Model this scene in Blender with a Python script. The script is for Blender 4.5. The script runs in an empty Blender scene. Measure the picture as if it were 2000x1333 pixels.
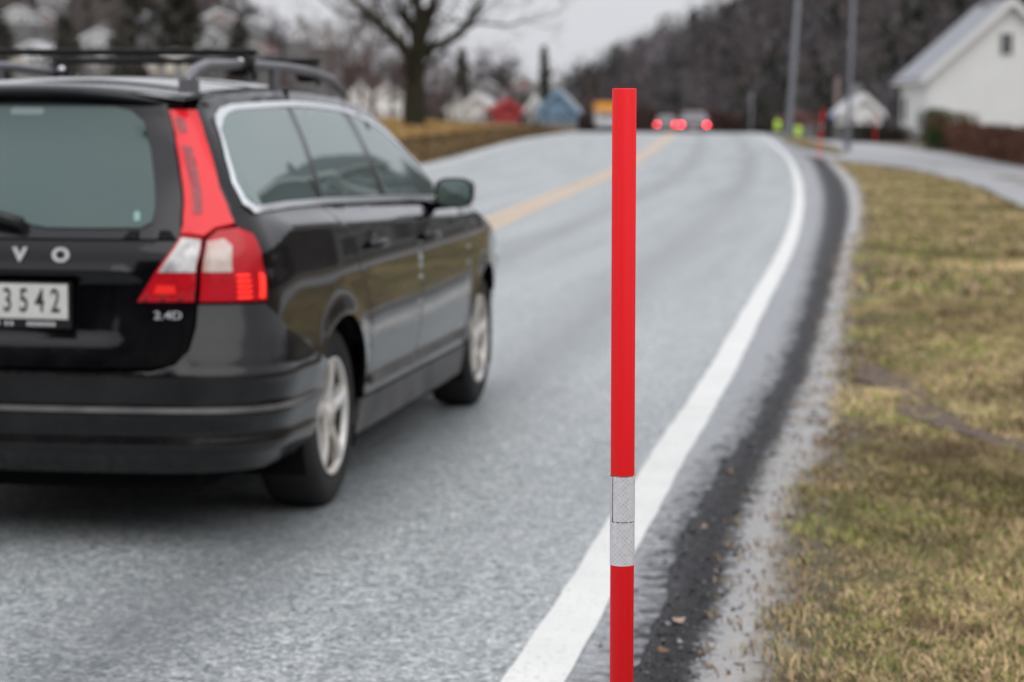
import bpy, bmesh, math, random
import numpy as np
from mathutils import Vector, Matrix, noise as mnoise
from mathutils.geometry import delaunay_2d_cdt

scene = bpy.context.scene
R = math.radians
rng = np.random.default_rng(7)
random.seed(7)

# ================================================================= camera, sky, sun, exposure
CAM_H = 1.4337
PITCH = math.atan((666.5 - 216) / 4296.6)
cam_d = bpy.data.cameras.new('camera')
cam = bpy.data.objects.new('camera', cam_d)
scene.collection.objects.link(cam)
cam_d.sensor_width = 36
cam_d.lens = 4296.6 / 2000 * 36
cam_d.clip_start = .05
cam_d.clip_end = 6000
cam.matrix_world = Matrix.Translation((0, 0, CAM_H)) @ Matrix.Rotation(math.pi / 2 - PITCH, 4, 'X') @ Matrix.Rotation(.006, 4, 'Z')
cam_d.dof.use_dof = True
cam_d.dof.focus_distance = 2.66
cam_d.dof.aperture_fstop = 5.6
scene.camera = cam

SUN_EL, SUN_AZ = R(50), R(158)
world = bpy.data.worlds.new('World')
scene.world = world
world.use_nodes = True
nt = world.node_tree
nt.nodes.clear()
wo = nt.nodes.new('ShaderNodeOutputWorld')
bg = nt.nodes.new('ShaderNodeBackground')
sky = nt.nodes.new('ShaderNodeTexSky')
sky.sky_type = 'NISHITA'
sky.sun_disc = False
sky.sun_elevation = SUN_EL
sky.sun_rotation = SUN_AZ
sky.air_density = 1.0
sky.dust_density = 3.0
# overcast: a closed cloud deck, brighter overhead than near the horizon (CIE overcast sky), in front of the blue
tc = nt.nodes.new('ShaderNodeTexCoord')
sep = nt.nodes.new('ShaderNodeSeparateXYZ')
nt.links.new(tc.outputs['Generated'], sep.inputs[0])
mp = nt.nodes.new('ShaderNodeMapRange')
mp.inputs['From Min'].default_value = 0
mp.inputs['From Max'].default_value = 1
mp.inputs['To Min'].default_value = 7.35
mp.inputs['To Max'].default_value = 14.0
nt.links.new(sep.outputs['Z'], mp.inputs['Value'])
cn = nt.nodes.new('ShaderNodeTexNoise')
cn.inputs['Scale'].default_value = 2.2
cn.inputs['Detail'].default_value = 5
cmap = nt.nodes.new('ShaderNodeMapping')
cmap.inputs['Scale'].default_value = (1, 1, 3.2)
nt.links.new(tc.outputs['Generated'], cmap.inputs[0])
nt.links.new(cmap.outputs[0], cn.inputs['Vector'])
cr = nt.nodes.new('ShaderNodeMapRange')
cr.inputs['From Min'].default_value = .3
cr.inputs['From Max'].default_value = .7
cr.inputs['To Min'].default_value = .93
cr.inputs['To Max'].default_value = 1.06
nt.links.new(cn.outputs['Fac'], cr.inputs['Value'])
mul = nt.nodes.new('ShaderNodeMath')
mul.operation = 'MULTIPLY'
nt.links.new(mp.outputs[0], mul.inputs[0])
nt.links.new(cr.outputs[0], mul.inputs[1])
comb = nt.nodes.new('ShaderNodeVectorMath')
comb.operation = 'SCALE'
comb.inputs[0].default_value = (.975, .985, 1.04)
nt.links.new(mul.outputs[0], comb.inputs['Scale'])
mix = nt.nodes.new('ShaderNodeMix')
mix.data_type = 'RGBA'
mix.inputs[0].default_value = .93
nt.links.new(sky.outputs[0], mix.inputs[6])
nt.links.new(comb.outputs[0], mix.inputs[7])
nt.links.new(mix.outputs[2], bg.inputs['Color'])
bg.inputs['Strength'].default_value = .1
nt.links.new(bg.outputs[0], wo.inputs[0])

sun_d = bpy.data.lights.new('sun', 'SUN')
sun_d.energy = .95
sun_d.angle = R(60)
sun_d.color = (1, .97, .93)
sun = bpy.data.objects.new('sun', sun_d)
scene.collection.objects.link(sun)
sun.rotation_euler = (math.pi / 2 - SUN_EL, 0, math.pi - SUN_AZ)
sun.location = (0, 0, 60)

scene.view_settings.view_transform = 'Standard'
scene.view_settings.look = 'None'
scene.view_settings.exposure = 0
scene.view_settings.gamma = 1
scene.view_settings.use_curve_mapping = False
scene.cycles.use_denoising = True
scene.cycles.max_bounces = 6

# ================================================================= small helpers
def tag(o, label=None, cat=None, group=None, kind=None):
    if label: o['label'] = label
    if cat: o['category'] = cat
    if group: o['group'] = group
    if kind: o['kind'] = kind
    return o
def empty(name, loc=(0, 0, 0), rz=0, **k):
    o = bpy.data.objects.new(name, None)
    scene.collection.objects.link(o)
    o.location = loc
    o.rotation_euler = (0, 0, rz)
    o.empty_display_size = .2
    return tag(o, **k)
def link(name, me, mat=None, parent=None, **k):
    o = bpy.data.objects.new(name, me)
    scene.collection.objects.link(o)
    if mat is not None and not me.materials: me.materials.append(mat)
    if parent is not None: o.parent = parent
    return tag(o, **k)
def mesh(name, v, f, mat=None, parent=None, smooth=False, loc=None, **k):
    me = bpy.data.meshes.new(name)
    me.from_pydata([tuple(map(float, p)) for p in v], [], [tuple(map(int, q)) for q in f])
    if smooth: me.polygons.foreach_set('use_smooth', [True] * len(me.polygons))
    me.update()
    o = link(name, me, mat, parent, **k)
    if loc is not None: o.location = loc
    return o
def copy_tree(o, parent=None):
    c = o.copy()
    scene.collection.objects.link(c)
    if parent is not None: c.parent = parent
    for ch in list(o.children): copy_tree(ch, c)
    return c
def mirror_mesh(o, name=None):
    """a part's twin on the car's left side"""
    me = o.data.copy()
    co = np.empty(len(me.vertices) * 3); me.vertices.foreach_get('co', co); co = co.reshape(-1, 3); co[:, 0] *= -1
    fs = [tuple(reversed(p.vertices[:])) for p in me.polygons]
    sm = [p.use_smooth for p in me.polygons]
    me2 = bpy.data.meshes.new(me.name)
    me2.from_pydata([tuple(p) for p in co], [], fs)
    me2.polygons.foreach_set('use_smooth', sm)
    for m in me.materials: me2.materials.append(m)
    if 'nrm' in o:
        pass
    me2.update()
    bpy.data.meshes.remove(me)
    n = bpy.data.objects.new(name or o.name.split('.')[0], me2)
    scene.collection.objects.link(n)
    n.parent = o.parent
    n.location = (-o.location.x, o.location.y, o.location.z)
    for ch in list(o.children):
        m = mirror_mesh(ch); m.parent = n
    return n
class MB:
    def __init__(s): s.v = []; s.f = []; s.sm = []
    def add(s, v, f, smooth=False):
        b = len(s.v); s.v += [tuple(p) for p in v]; s.f += [tuple(i + b for i in q) for q in f]; s.sm += [smooth] * len(f)
    def box(s, x0, x1, y0, y1, z0, z1, m=None):
        v = [(x0,y0,z0),(x1,y0,z0),(x1,y1,z0),(x0,y1,z0),(x0,y0,z1),(x1,y0,z1),(x1,y1,z1),(x0,y1,z1)]
        if m is not None: v = [tuple(m @ Vector(p)) for p in v]
        s.add(v, [(0,3,2,1),(4,5,6,7),(0,1,5,4),(1,2,6,5),(2,3,7,6),(3,0,4,7)])
    def tube(s, pts, rad, n=8, cap=True, flat=1.0):
        pts = [Vector(p) for p in pts]
        if not hasattr(rad, '__len__'): rad = [rad] * len(pts)
        v = []; prev = None
        for i, p in enumerate(pts):
            d = (pts[min(i+1, len(pts)-1)] - pts[max(i-1, 0)]).normalized()
            a = Vector((0,0,1)) if abs(d.z) < .9 else Vector((1,0,0))
            if prev is not None: a = prev
            x = d.cross(a).normalized(); a = x.cross(d).normalized(); prev = a
            for k in range(n):
                t = 2*math.pi*k/n
                v.append(p + x*math.cos(t)*rad[i] + a*math.sin(t)*rad[i]*flat)
        f = []
        for i in range(len(pts)-1):
            for k in range(n):
                k2 = (k+1) % n
                f.append((i*n+k, i*n+k2, (i+1)*n+k2, (i+1)*n+k))
        s.add(v, f, True)
        if cap:
            b = len(s.v) - len(v)
            s.f.append(tuple(b+k for k in reversed(range(n)))); s.sm.append(False)
            s.f.append(tuple(b+(len(pts)-1)*n+k for k in range(n))); s.sm.append(False)
    def lathe(s, prof, n=32, axis='z', c=(0,0,0), close=False, smooth=True):
        v = []
        for r, h in prof:
            for k in range(n):
                t = 2*math.pi*k/n
                if axis == 'z': p = (r*math.cos(t), r*math.sin(t), h)
                elif axis == 'x': p = (h, r*math.cos(t), r*math.sin(t))
                else: p = (r*math.sin(t), h, r*math.cos(t))
                v.append((p[0]+c[0], p[1]+c[1], p[2]+c[2]))
        f = []
        m = len(prof)
        for i in range(m if close else m-1):
            j = (i+1) % m
            for k in range(n):
                k2 = (k+1) % n
                f.append((i*n+k, i*n+k2, j*n+k2, j*n+k))
        s.add(v, f, smooth)
    def build(s, name, mat=None, parent=None, loc=None, bevel=0, **k):
        me = bpy.data.meshes.new(name)
        me.from_pydata(s.v, [], s.f)
        me.polygons.foreach_set('use_smooth', s.sm)
        if bevel:
            bm = bmesh.new(); bm.from_mesh(me)
            bmesh.ops.bevel(bm, geom=[e for e in bm.edges if len(e.link_faces) == 2 and e.calc_face_angle(0) > .6], offset=bevel, segments=2, affect='EDGES', profile=.6)
            bm.to_mesh(me); bm.free()
        me.update()
        o = link(name, me, mat, parent, **k)
        if loc is not None: o.location = loc
        return o

# ================================================================= materials
def M(name, col, rough=.6, metal=0, spec=.5, coat=0, coat_r=.03, ior=1.5, noise=None, bump=None, emit=None, trans=0, alpha=1):
    """col colour; noise=(scale, amount, colour2, detail): second colour mixed in by noise; bump=(scale, strength)"""
    m = bpy.data.materials.new(name)
    m.use_nodes = True
    n = m.node_tree; b = n.nodes['Principled BSDF']
    b.inputs['Base Color'].default_value = (*col, 1)
    b.inputs['Roughness'].default_value = rough
    b.inputs['Metallic'].default_value = metal
    b.inputs['Specular IOR Level'].default_value = spec
    b.inputs['IOR'].default_value = ior
    b.inputs['Coat Weight'].default_value = coat
    b.inputs['Coat Roughness'].default_value = coat_r
    b.inputs['Transmission Weight'].default_value = trans
    if emit:
        b.inputs['Emission Color'].default_value = (*emit[0], 1)
        b.inputs['Emission Strength'].default_value = emit[1]
    if noise or bump:
        g = n.nodes.new('ShaderNodeNewGeometry')
        t = n.nodes.new('ShaderNodeTexCoord')
        if noise:
            nn = n.nodes.new('ShaderNodeTexNoise'); nn.inputs['Scale'].default_value = noise[0]; nn.inputs['Detail'].default_value = noise[3] if len(noise) > 3 else 4
            n.links.new(t.outputs['Object'], nn.inputs['Vector'])
            r = n.nodes.new('ShaderNodeMapRange'); r.inputs['From Min'].default_value = .35; r.inputs['From Max'].default_value = .68; r.inputs['To Max'].default_value = noise[1]
            n.links.new(nn.outputs['Fac'], r.inputs['Value'])
            mx = n.nodes.new('ShaderNodeMix'); mx.data_type = 'RGBA'
            mx.inputs[6].default_value = (*col, 1); mx.inputs[7].default_value = (*noise[2], 1)
            n.links.new(r.outputs[0], mx.inputs[0]); n.links.new(mx.outputs[2], b.inputs['Base Color'])
        if bump:
            bn = n.nodes.new('ShaderNodeTexNoise'); bn.inputs['Scale'].default_value = bump[0]; bn.inputs['Detail'].default_value = 4
            n.links.new(t.outputs['Object'], bn.inputs['Vector'])
            bb = n.nodes.new('ShaderNodeBump'); bb.inputs['Strength'].default_value = bump[1]; bb.inputs['Distance'].default_value = .01
            n.links.new(bn.outputs['Fac'], bb.inputs['Height']); n.links.new(bb.outputs[0], b.inputs['Normal'])
    return m
def nodes(m): return m.node_tree, m.node_tree.nodes['Principled BSDF']
def N(n, typ, **k):
    x = n.nodes.new(typ)
    for a, v in k.items():
        if a.startswith('i_'): x.inputs[a[2:].replace('_', ' ')].default_value = v
        else: setattr(x, a, v)
    return x
def ramp(n, fac, stops):
    r = n.nodes.new('ShaderNodeValToRGB')
    e = r.color_ramp.elements
    while len(e) < len(stops): e.new(.5)
    for i, (p, c) in enumerate(stops):
        e[i].position = p; e[i].color = (*c, 1)
    n.links.new(fac, r.inputs[0])
    return r
def mixc(n, fac, a, b, blend='MIX'):
    x = n.nodes.new('ShaderNodeMix'); x.data_type = 'RGBA'; x.blend_type = blend
    for s, i in ((fac, 0), (a, 6), (b, 7)):
        if isinstance(s, (int, float)): x.inputs[i].default_value = s
        elif isinstance(s, tuple): x.inputs[i].default_value = (*s, 1)
        else: n.links.new(s, x.inputs[i])
    return x.outputs[2]
def maprange(n, v, a, b, c=0., d=1.):
    x = n.nodes.new('ShaderNodeMapRange')
    x.inputs['From Min'].default_value = a; x.inputs['From Max'].default_value = b
    x.inputs['To Min'].default_value = c; x.inputs['To Max'].default_value = d
    n.links.new(v, x.inputs['Value'])
    return x.outputs[0]
def math_(n, op, a, b=None):
    x = n.nodes.new('ShaderNodeMath'); x.operation = op
    for s, i in ((a, 0), (b, 1)):
        if s is None: continue
        if isinstance(s, (int, float)): x.inputs[i].default_value = s
        else: n.links.new(s, x.inputs[i])
    return x.outputs[0]

# --- asphalt: pale stones in dark binder, worn wheel tracks, damp sheen; uv.x = metres to the left of the edge line
asphalt = bpy.data.materials.new('asphalt'); asphalt.use_nodes = True
n, b = nodes(asphalt)
geo = N(n, 'ShaderNodeNewGeometry'); uvn = N(n, 'ShaderNodeUVMap'); uvn.uv_map = 'UVMap'
sx = N(n, 'ShaderNodeSeparateXYZ'); n.links.new(uvn.outputs[0], sx.inputs[0])
vor = N(n, 'ShaderNodeTexVoronoi'); vor.inputs['Scale'].default_value = 92; n.links.new(geo.outputs['Position'], vor.inputs['Vector'])
vs = N(n, 'ShaderNodeSeparateColor'); n.links.new(vor.outputs['Color'], vs.inputs[0])
vor2 = N(n, 'ShaderNodeTexVoronoi'); vor2.inputs['Scale'].default_value = 50; n.links.new(geo.outputs['Position'], vor2.inputs['Vector'])
vs2 = N(n, 'ShaderNodeSeparateColor'); n.links.new(vor2.outputs['Color'], vs2.inputs[0])
st = ramp(n, vs.outputs[0], [(0, (.03, .040, .043)), (.3, (.10, .12, .125)), (.6, (.26, .285, .29)), (.9, (.48, .50, .50)), (1, (.72, .72, .69))]).outputs[0]
st2 = ramp(n, vs2.outputs[0], [(0, (.04, .055, .058)), (.25, (.14, .16, .165)), (.6, (.26, .285, .29)), (.9, (.40, .42, .42)), (1, (.68, .68, .66))]).outputs[0]
c0 = mixc(n, 1.0, mixc(n, .42, st, st2), (1.32, 1.32, 1.32), 'MULTIPLY')
wt = N(n, 'ShaderNodeTexNoise'); wt.inputs['Scale'].default_value = 1.0; wt.inputs['Detail'].default_value = 3
wm = N(n, 'ShaderNodeMapping'); wm.inputs['Scale'].default_value = (2.2, .12, 1); n.links.new(uvn.outputs[0], wm.inputs[0]); n.links.new(wm.outputs[0], wt.inputs['Vector'])
big = N(n, 'ShaderNodeTexNoise'); big.inputs['Scale'].default_value = 1.3; big.inputs['Detail'].default_value = 5; n.links.new(geo.outputs['Position'], big.inputs['Vector'])
c1 = mixc(n, maprange(n, wt.outputs['Fac'], .44, .70, 0, .35), c0, (.17, .185, .19))
c2 = mixc(n, maprange(n, big.outputs['Fac'], .35, .7, 0, .25), c1, (.36, .375, .375))
# two worn tracks in the lane and the dusty strip next to the edge line (real wear, along the road)
def track(n, src, centre, width):
    d = math_(n, 'ABSOLUTE', math_(n, 'SUBTRACT', src, centre))
    return maprange(n, d, width, 0, 0, 1)
tr = math_(n, 'MAXIMUM', track(n, sx.outputs[0], 1.15, .42), track(n, sx.outputs[0], 2.75, .42))
c3 = mixc(n, math_(n, 'MULTIPLY', tr, .55), c2, (.125, .137, .142))
edge = maprange(n, sx.outputs[0], -.02, -.12, 0, .62)
c4 = mixc(n, edge, c3, (.215, .215, .235))
fr_ = N(n, 'ShaderNodeTexNoise'); fr_.inputs['Scale'].default_value = 15; fr_.inputs['Detail'].default_value = 8; fr_.inputs['Roughness'].default_value = .7; n.links.new(geo.outputs['Position'], fr_.inputs['Vector'])
sy_ = sx.outputs[1]
rag = maprange(n, math_(n, 'ADD', math_(n, 'MULTIPLY', fr_.outputs['Fac'], 1.3), math_(n, 'MULTIPLY', N(n, 'ShaderNodeAttribute', attribute_name='edge').outputs['Fac'], .8)), 1.22, 1.52, 0, .97)
c4 = mixc(n, rag, c4, (.035, .035, .038))
n.links.new(c4, b.inputs['Base Color'])
rr = math_(n, 'SUBTRACT', maprange(n, wt.outputs['Fac'], .3, .7, .44, .56), math_(n, 'MULTIPLY', tr, .08))
n.links.new(math_(n, 'ADD', rr, math_(n, 'MULTIPLY', rag, .28)), b.inputs['Roughness'])
n.links.new(maprange(n, rag, 0, 1, .55, .12), b.inputs['Specular IOR Level'])
bp = N(n, 'ShaderNodeBump'); bp.inputs['Strength'].default_value = .45; bp.inputs['Distance'].default_value = .004
n.links.new(vor.outputs['Distance'], bp.inputs['Height']); n.links.new(bp.outputs[0], b.inputs['Normal'])

def paint_line(name, col, worn):
    m = bpy.data.materials.new(name); m.use_nodes = True
    n, b = nodes(m)
    g = N(n, 'ShaderNodeNewGeometry')
    a = N(n, 'ShaderNodeTexNoise'); a.inputs['Scale'].default_value = 60; a.inputs['Detail'].default_value = 6; n.links.new(g.outputs['Position'], a.inputs['Vector'])
    c = N(n, 'ShaderNodeTexNoise'); c.inputs['Scale'].default_value = 3; c.inputs['Detail'].default_value = 5; n.links.new(g.outputs['Position'], c.inputs['Vector'])
    f = maprange(n, a.outputs['Fac'], .58, .68, 0, worn)
    dirt = maprange(n, c.outputs['Fac'], .35, .75, 0, .6)
    x = mixc(n, f, col, tuple(q * .5 for q in col))
    x = mixc(n, dirt, x, tuple(q * .80 for q in col))
    n.links.new(x, b.inputs['Base Color'])
    b.inputs['Roughness'].default_value = .5
    bp = N(n, 'ShaderNodeBump'); bp.inputs['Strength'].default_value = .3; bp.inputs['Distance'].default_value = .003
    n.links.new(a.outputs['Fac'], bp.inputs['Height']); n.links.new(bp.outputs[0], b.inputs['Normal'])
    return m
white_line = paint_line('white_road_paint', (.74, .74, .71), .85)
yellow_line = paint_line('yellow_road_paint', (.66, .45, .27), .9)

# --- road edge: wet dark grit, pale dried sand, dirt; uv.x 0..1 grit, 1..2 sand, 2..3 dirt
roadside = bpy.data.materials.new('roadside'); roadside.use_nodes = True
n, b = nodes(roadside)
geo = N(n, 'ShaderNodeNewGeometry'); uvn = N(n, 'ShaderNodeUVMap'); uvn.uv_map = 'UVMap'
sx = N(n, 'ShaderNodeSeparateXYZ'); n.links.new(uvn.outputs[0], sx.inputs[0])
n1 = N(n, 'ShaderNodeTexNoise'); n1.inputs['Scale'].default_value = 9; n1.inputs['Detail'].default_value = 7; n1.inputs['Roughness'].default_value = .7; n.links.new(geo.outputs['Position'], n1.inputs['Vector'])
n2 = N(n, 'ShaderNodeTexNoise'); n2.inputs['Scale'].default_value = 50; n2.inputs['Detail'].default_value = 5; n2.inputs['Roughness'].default_value = .75; n.links.new(geo.outputs['Position'], n2.inputs['Vector'])
jit = math_(n, 'ADD', math_(n, 'MULTIPLY', math_(n, 'SUBTRACT', n1.outputs['Fac'], .5), 1.0), math_(n, 'MULTIPLY', math_(n, 'SUBTRACT', n2.outputs['Fac'], .5), 1.2))
pos = math_(n, 'DIVIDE', math_(n, 'ADD', sx.outputs[0], jit), 3)
band = ramp(n, pos, [(0, (.05, .05, .054)), (.07, (.032, .032, .035)), (.20, (.015, .015, .018)), (.31, (.017, .017, .019)), (.37, (.10, .098, .098)), (.43, (.38, .375, .37)), (.60, (.44, .43, .42)), (.69, (.30, .27, .23)), (.76, (.13, .105, .07)), (.86, (.11, .092, .045)), (1, (.13, .11, .045))]).outputs[0]
sp = ramp(n, n2.outputs['Fac'], [(.3, (.45, .45, .45)), (.5, (.85, .85, .85)), (.62, (1.15, 1.15, 1.15)), (.72, (2.6, 2.5, 2.4))]).outputs[0]
n.links.new(mixc(n, maprange(n, pos, .34, .44, .85, .40), band, sp, 'MULTIPLY'), b.inputs['Base Color'])
n.links.new(maprange(n, pos, .3, .45, .62, .85), b.inputs['Roughness']); b.inputs['Specular IOR Level'].default_value = .25
bp = N(n, 'ShaderNodeBump'); bp.inputs['Strength'].default_value = .8; bp.inputs['Distance'].default_value = .012
n.links.new(n2.outputs['Fac'], bp.inputs['Height']); n.links.new(bp.outputs[0], b.inputs['Normal'])

# --- ground under the grass
soil = bpy.data.materials.new('winter_turf'); soil.use_nodes = True
n, b = nodes(soil)
geo = N(n, 'ShaderNodeNewGeometry')
a1 = N(n, 'ShaderNodeTexNoise'); a1.inputs['Scale'].default_value = .9; a1.inputs['Detail'].default_value = 6; n.links.new(geo.outputs['Position'], a1.inputs['Vector'])
a2 = N(n, 'ShaderNodeTexNoise'); a2.inputs['Scale'].default_value = 14; a2.inputs['Detail'].default_value = 6; n.links.new(geo.outputs['Position'], a2.inputs['Vector'])
g1 = ramp(n, a1.outputs['Fac'], [(.3, (.10, .092, .05)), (.45, (.14, .118, .07)), (.55, (.165, .135, .09)), (.7, (.11, .105, .05))]).outputs[0]
g2 = ramp(n, a2.outputs['Fac'], [(.3, (.35, .33, .3)), (.5, (.85, .85, .8)), (.7, (1.3, 1.25, 1.1))]).outputs[0]
n.links.new(mixc(n, .9, g1, g2, 'MULTIPLY'), b.inputs['Base Color'])
b.inputs['Roughness'].default_value = .95
b.inputs['Specular IOR Level'].default_value = .15
bp = N(n, 'ShaderNodeBump'); bp.inputs['Strength'].default_value = .8; bp.inputs['Distance'].default_value = .05
n.links.new(a2.outputs['Fac'], bp.inputs['Height']); n.links.new(bp.outputs[0], b.inputs['Normal'])

def attr_mat(name, rough=.8, spec=.2, mul_noise=None):
    """takes its colour from each piece's own colour attribute"""
    m = bpy.data.materials.new(name); m.use_nodes = True
    n, b = nodes(m)
    a = N(n, 'ShaderNodeAttribute'); a.attribute_name = 'tint'
    n.links.new(a.outputs['Color'], b.inputs['Base Color'])
    b.inputs['Roughness'].default_value = rough
    b.inputs['Specular IOR Level'].default_value = spec
    return m
blade_mat = attr_mat('grass_blades', .75, .2)
twig_mat = attr_mat('winter_twigs', .9, .1)

path_mat = M('path_asphalt', (.30, .30, .31), .6, noise=(3, .5, (.36, .36, .36)), bump=(80, .3))
bank_mat = M('dead_grass_bank', (.24, .155, .06), .95, spec=.1, noise=(3, .9, (.11, .07, .03), 8), bump=(20, .8))
bark = M('dark_bark', (.028, .026, .018), .9, spec=.1, noise=(9, .8, (.05, .045, .028)), bump=(30, .8))
bark_brown = M('brown_bark', (.06, .045, .04), .9, spec=.1, noise=(6, .8, (.11, .08, .07)))

def tinted_mesh(name, v, f, cols, mat, smooth=False, parent=None, **k):
    """v (n,3) array, f (m,k) array, cols (m,3) one colour per face"""
    me = bpy.data.meshes.new(name)
    v = np.asarray(v, np.float32); f = np.asarray(f, np.int32); kk = f.shape[1]
    me.vertices.add(len(v)); me.vertices.foreach_set('co', v.ravel())
    me.loops.add(f.size); me.loops.foreach_set('vertex_index', f.ravel())
    me.polygons.add(len(f)); me.polygons.foreach_set('loop_start', np.arange(0, f.size, kk, dtype=np.int32)); me.polygons.foreach_set('loop_total', np.full(len(f), kk, np.int32))
    at = me.attributes.new('tint', 'FLOAT_COLOR', 'FACE')
    c4 = np.ones((len(f), 4), np.float32); c4[:, :3] = cols
    at.data.foreach_set('color', c4.ravel())
    me.update(calc_edges=True); me.validate()
    return link(name, me, mat, parent, **k)

# ---------------------------------------------------------------- car body surface (metres; x right, y forward from the rear bumper, z up)
def pch(xs, ys):
    """monotone cubic interpolation through knots"""
    x = np.array(xs, float); y = np.array(ys, float)
    h = np.diff(x); d = np.diff(y) / h
    m = np.zeros_like(y); m[0] = d[0]; m[-1] = d[-1]
    for i in range(1, len(x) - 1):
        if d[i-1] * d[i] > 0:
            w1 = 2*h[i] + h[i-1]; w2 = h[i] + 2*h[i-1]
            m[i] = (w1 + w2) / (w1/d[i-1] + w2/d[i])
    def f(q):
        q = min(max(q, x[0]), x[-1])
        i = min(max(int(np.searchsorted(x, q) - 1), 0), len(h) - 1)
        t = (q - x[i]) / h[i]; a = 1 - t
        return float(y[i]*a*a*(1+2*t) + h[i]*m[i]*a*a*t + y[i+1]*t*t*(3-2*t) - h[i]*m[i+1]*t*t*a)
    return f
REAR = pch([.15, .22, .30, .38, .46, .52, .60, .66, .80, .92, .97, 1.02, 1.20, 1.38, 1.46, 1.52],
           [.17, .125, .095, .075, .065, .062, .062, .072, .095, .105, .118, .150, .265, .385, .42, .43])
ZTOP = pch([.30, .45, .8, 1.5, 2.2, 2.6, 2.9, 3.2, 3.5, 3.75, 3.95, 4.3, 4.6, 4.8],
           [1.45, 1.46, 1.49, 1.505, 1.485, 1.445, 1.375, 1.255, 1.12, 1.03, .985, .91, .81, .71])
CROWN = pch([.3, .8, 1.8, 2.6, 3.2, 3.75, 4.1, 4.6, 4.8], [.045, .05, .052, .055, .06, .05, .045, .04, .02])
XE = pch([.3, .45, .8, 1.5, 2.4, 2.9, 3.2, 3.5, 3.75, 4.0, 4.4, 4.8], [.535, .54, .555, .575, .585, .61, .65, .71, .77, .78, .72, .56])
PLAN = pch([0., .3, .7, 1.06, 1.6, 2.6, 3.4, 3.9, 4.3, 4.6, 4.8], [.935, .955, .975, .992, 1., 1., .995, .985, .95, .89, .80])
LOW = pch([.15, .20, .30, .42, .55, .70, .84, .925], [.835, .862, .882, .905, .922, .930, .922, .900])
LOWC = pch([.15, .20, .30, .42, .55, .70, .84, .95, 1.02], [.835, .862, .882, .905, .922, .930, .928, .915, .903])
BELT = pch([0., .8, 1.6, 2.4, 3.2, 3.7], [1.10, 1.085, 1.06, 1.04, 1.01, 1.0])
def side_x(y, z):
    p = PLAN(y); zt = ZTOP(y); xe = XE(y)
    zb = min(BELT(y), zt - .035)
    w = min(max((y - .20) / .35, 0), 1); w = w * w * (3 - 2 * w)
    zs = min(.925 + w * (zb - .055 - .925), zb - .05)
    low = lambda q: LOW(q) + w * (LOWC(q) - LOW(q))
    if z <= zs:
        return low(z) * p
    xs_ = low(zs) * p
    hood = min(max((y - 3.6) / .4, 0), 1)
    xb = (.838 * (1 - hood) + .85 * hood) * p
    if z <= zb:                                    # shoulder rolling into the belt line
        t = (z - zs) / (zb - zs)
        return xs_ + (xb - xs_) * (t * t * (2.2 - 1.2 * t) * .75 * (1 - .7*w) + (.25 + .525*w) * t)
    H = max(zt - zb, 1e-4); t = min((z - zb) / H, 1.0)
    if t < .90:
        return xb + (xe + .035 - xb) * (t / .90) ** 1.15
    a = (t - .90) / .10
    return xe + .035 * math.sqrt(max(0, 1 - a * a)) if a < 1 else xe
CR = pch([.15, .5, .8, 1.0, 1.2, 1.45], [.30, .30, .27, .21, .15, .10])      # rear corner size
def rear_y(x, z):
    return REAR(z) + .11 * x * x
def y2(z):
    return REAR(z) + .03 + CR(z) * .95
def S(u, z):
    """u<0 mirrors; 0..1 rear face, 1..2 rear corner, 2.. side (metres forward + 2)"""
    sg = -1 if u < 0 else 1; u = abs(u)
    Y2 = y2(z); X2 = side_x(Y2, z); s1 = X2 - CR(z)
    if u <= 1:
        x = u * s1; y = rear_y(x, z)
    elif u < 2:
        t = u - 1
        P1 = (s1, rear_y(s1, z)); P2 = (X2, Y2); C = (X2 - .012, rear_y(X2, z) - .004)
        a = 1 - t
        x = a*a*P1[0] + 2*a*t*C[0] + t*t*P2[0]; y = a*a*P1[1] + 2*a*t*C[1] + t*t*P2[1]
    else:
        y = Y2 + (u - 2); x = side_x(y, z)
    return (sg * x, y, z)
def uy(y, z):
    return 2 + y - y2(z)
def Snorm(u, z):
    e = 2e-3
    a = np.array(S(u + e, z)) - np.array(S(u - e, z)); b = np.array(S(u, z + e)) - np.array(S(u, z - e))
    n = np.cross(a, b); l = np.linalg.norm(n)
    return n / l if l > 1e-9 else np.array([0, -1., 0])

# ================================================================= the lie of the land
def npch(xs, ys):
    f = pch(xs, ys); g = np.linspace(xs[0], xs[-1], 600); v = np.array([f(q) for q in g])
    return lambda q: np.interp(q, g, v)
def ss(t):
    t = np.clip(t, 0, 1); return t * t * (3 - 2 * t)

LINE = npch([-30, 0, 5.43, 7.8, 9.7, 11.8, 16.2, 22, 34.3, 47.5, 70.5, 83.6, 102.4, 125, 160, 200], [-5.8, -.85, .06, .45, .75, 1.12, 1.79, 2.72, 4.45, 6.12, 8.68, 9.84, 11.34, 12.9, 14.6, 15.6])
CENTRE = npch([-30, 0, 10, 26.4, 31.5, 51.4, 63.8, 91, 100.8, 125, 160, 200], [-9.9, -4.9, -3.15, -.47, .08, 2.3, 3.6, 6.28, 7.18, 8.9, 10.6, 11.6])
LEFT = npch([-30, 0, 10, 26, 55.3, 82.7, 97.3, 106.6, 125, 160, 200], [-15.2, -10.0, -8.2, -5.6, -2.49, -.3, 1.4, 2.6, 4.2, 6.0, 7.0])
SHO = npch([-30, 5.4, 7.8, 9.7, 16, 22, 34, 47, 77, 200], [.25, .25, .22, .30, .38, .36, .44, .54, .7, .7])
DARK = npch([-30, 5.4, 7.8, 9.7, 16.2, 22, 34, 48, 77, 200], [.40, .39, .37, .41, .50, .55, .75, .92, 1.0, 1.0])
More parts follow.
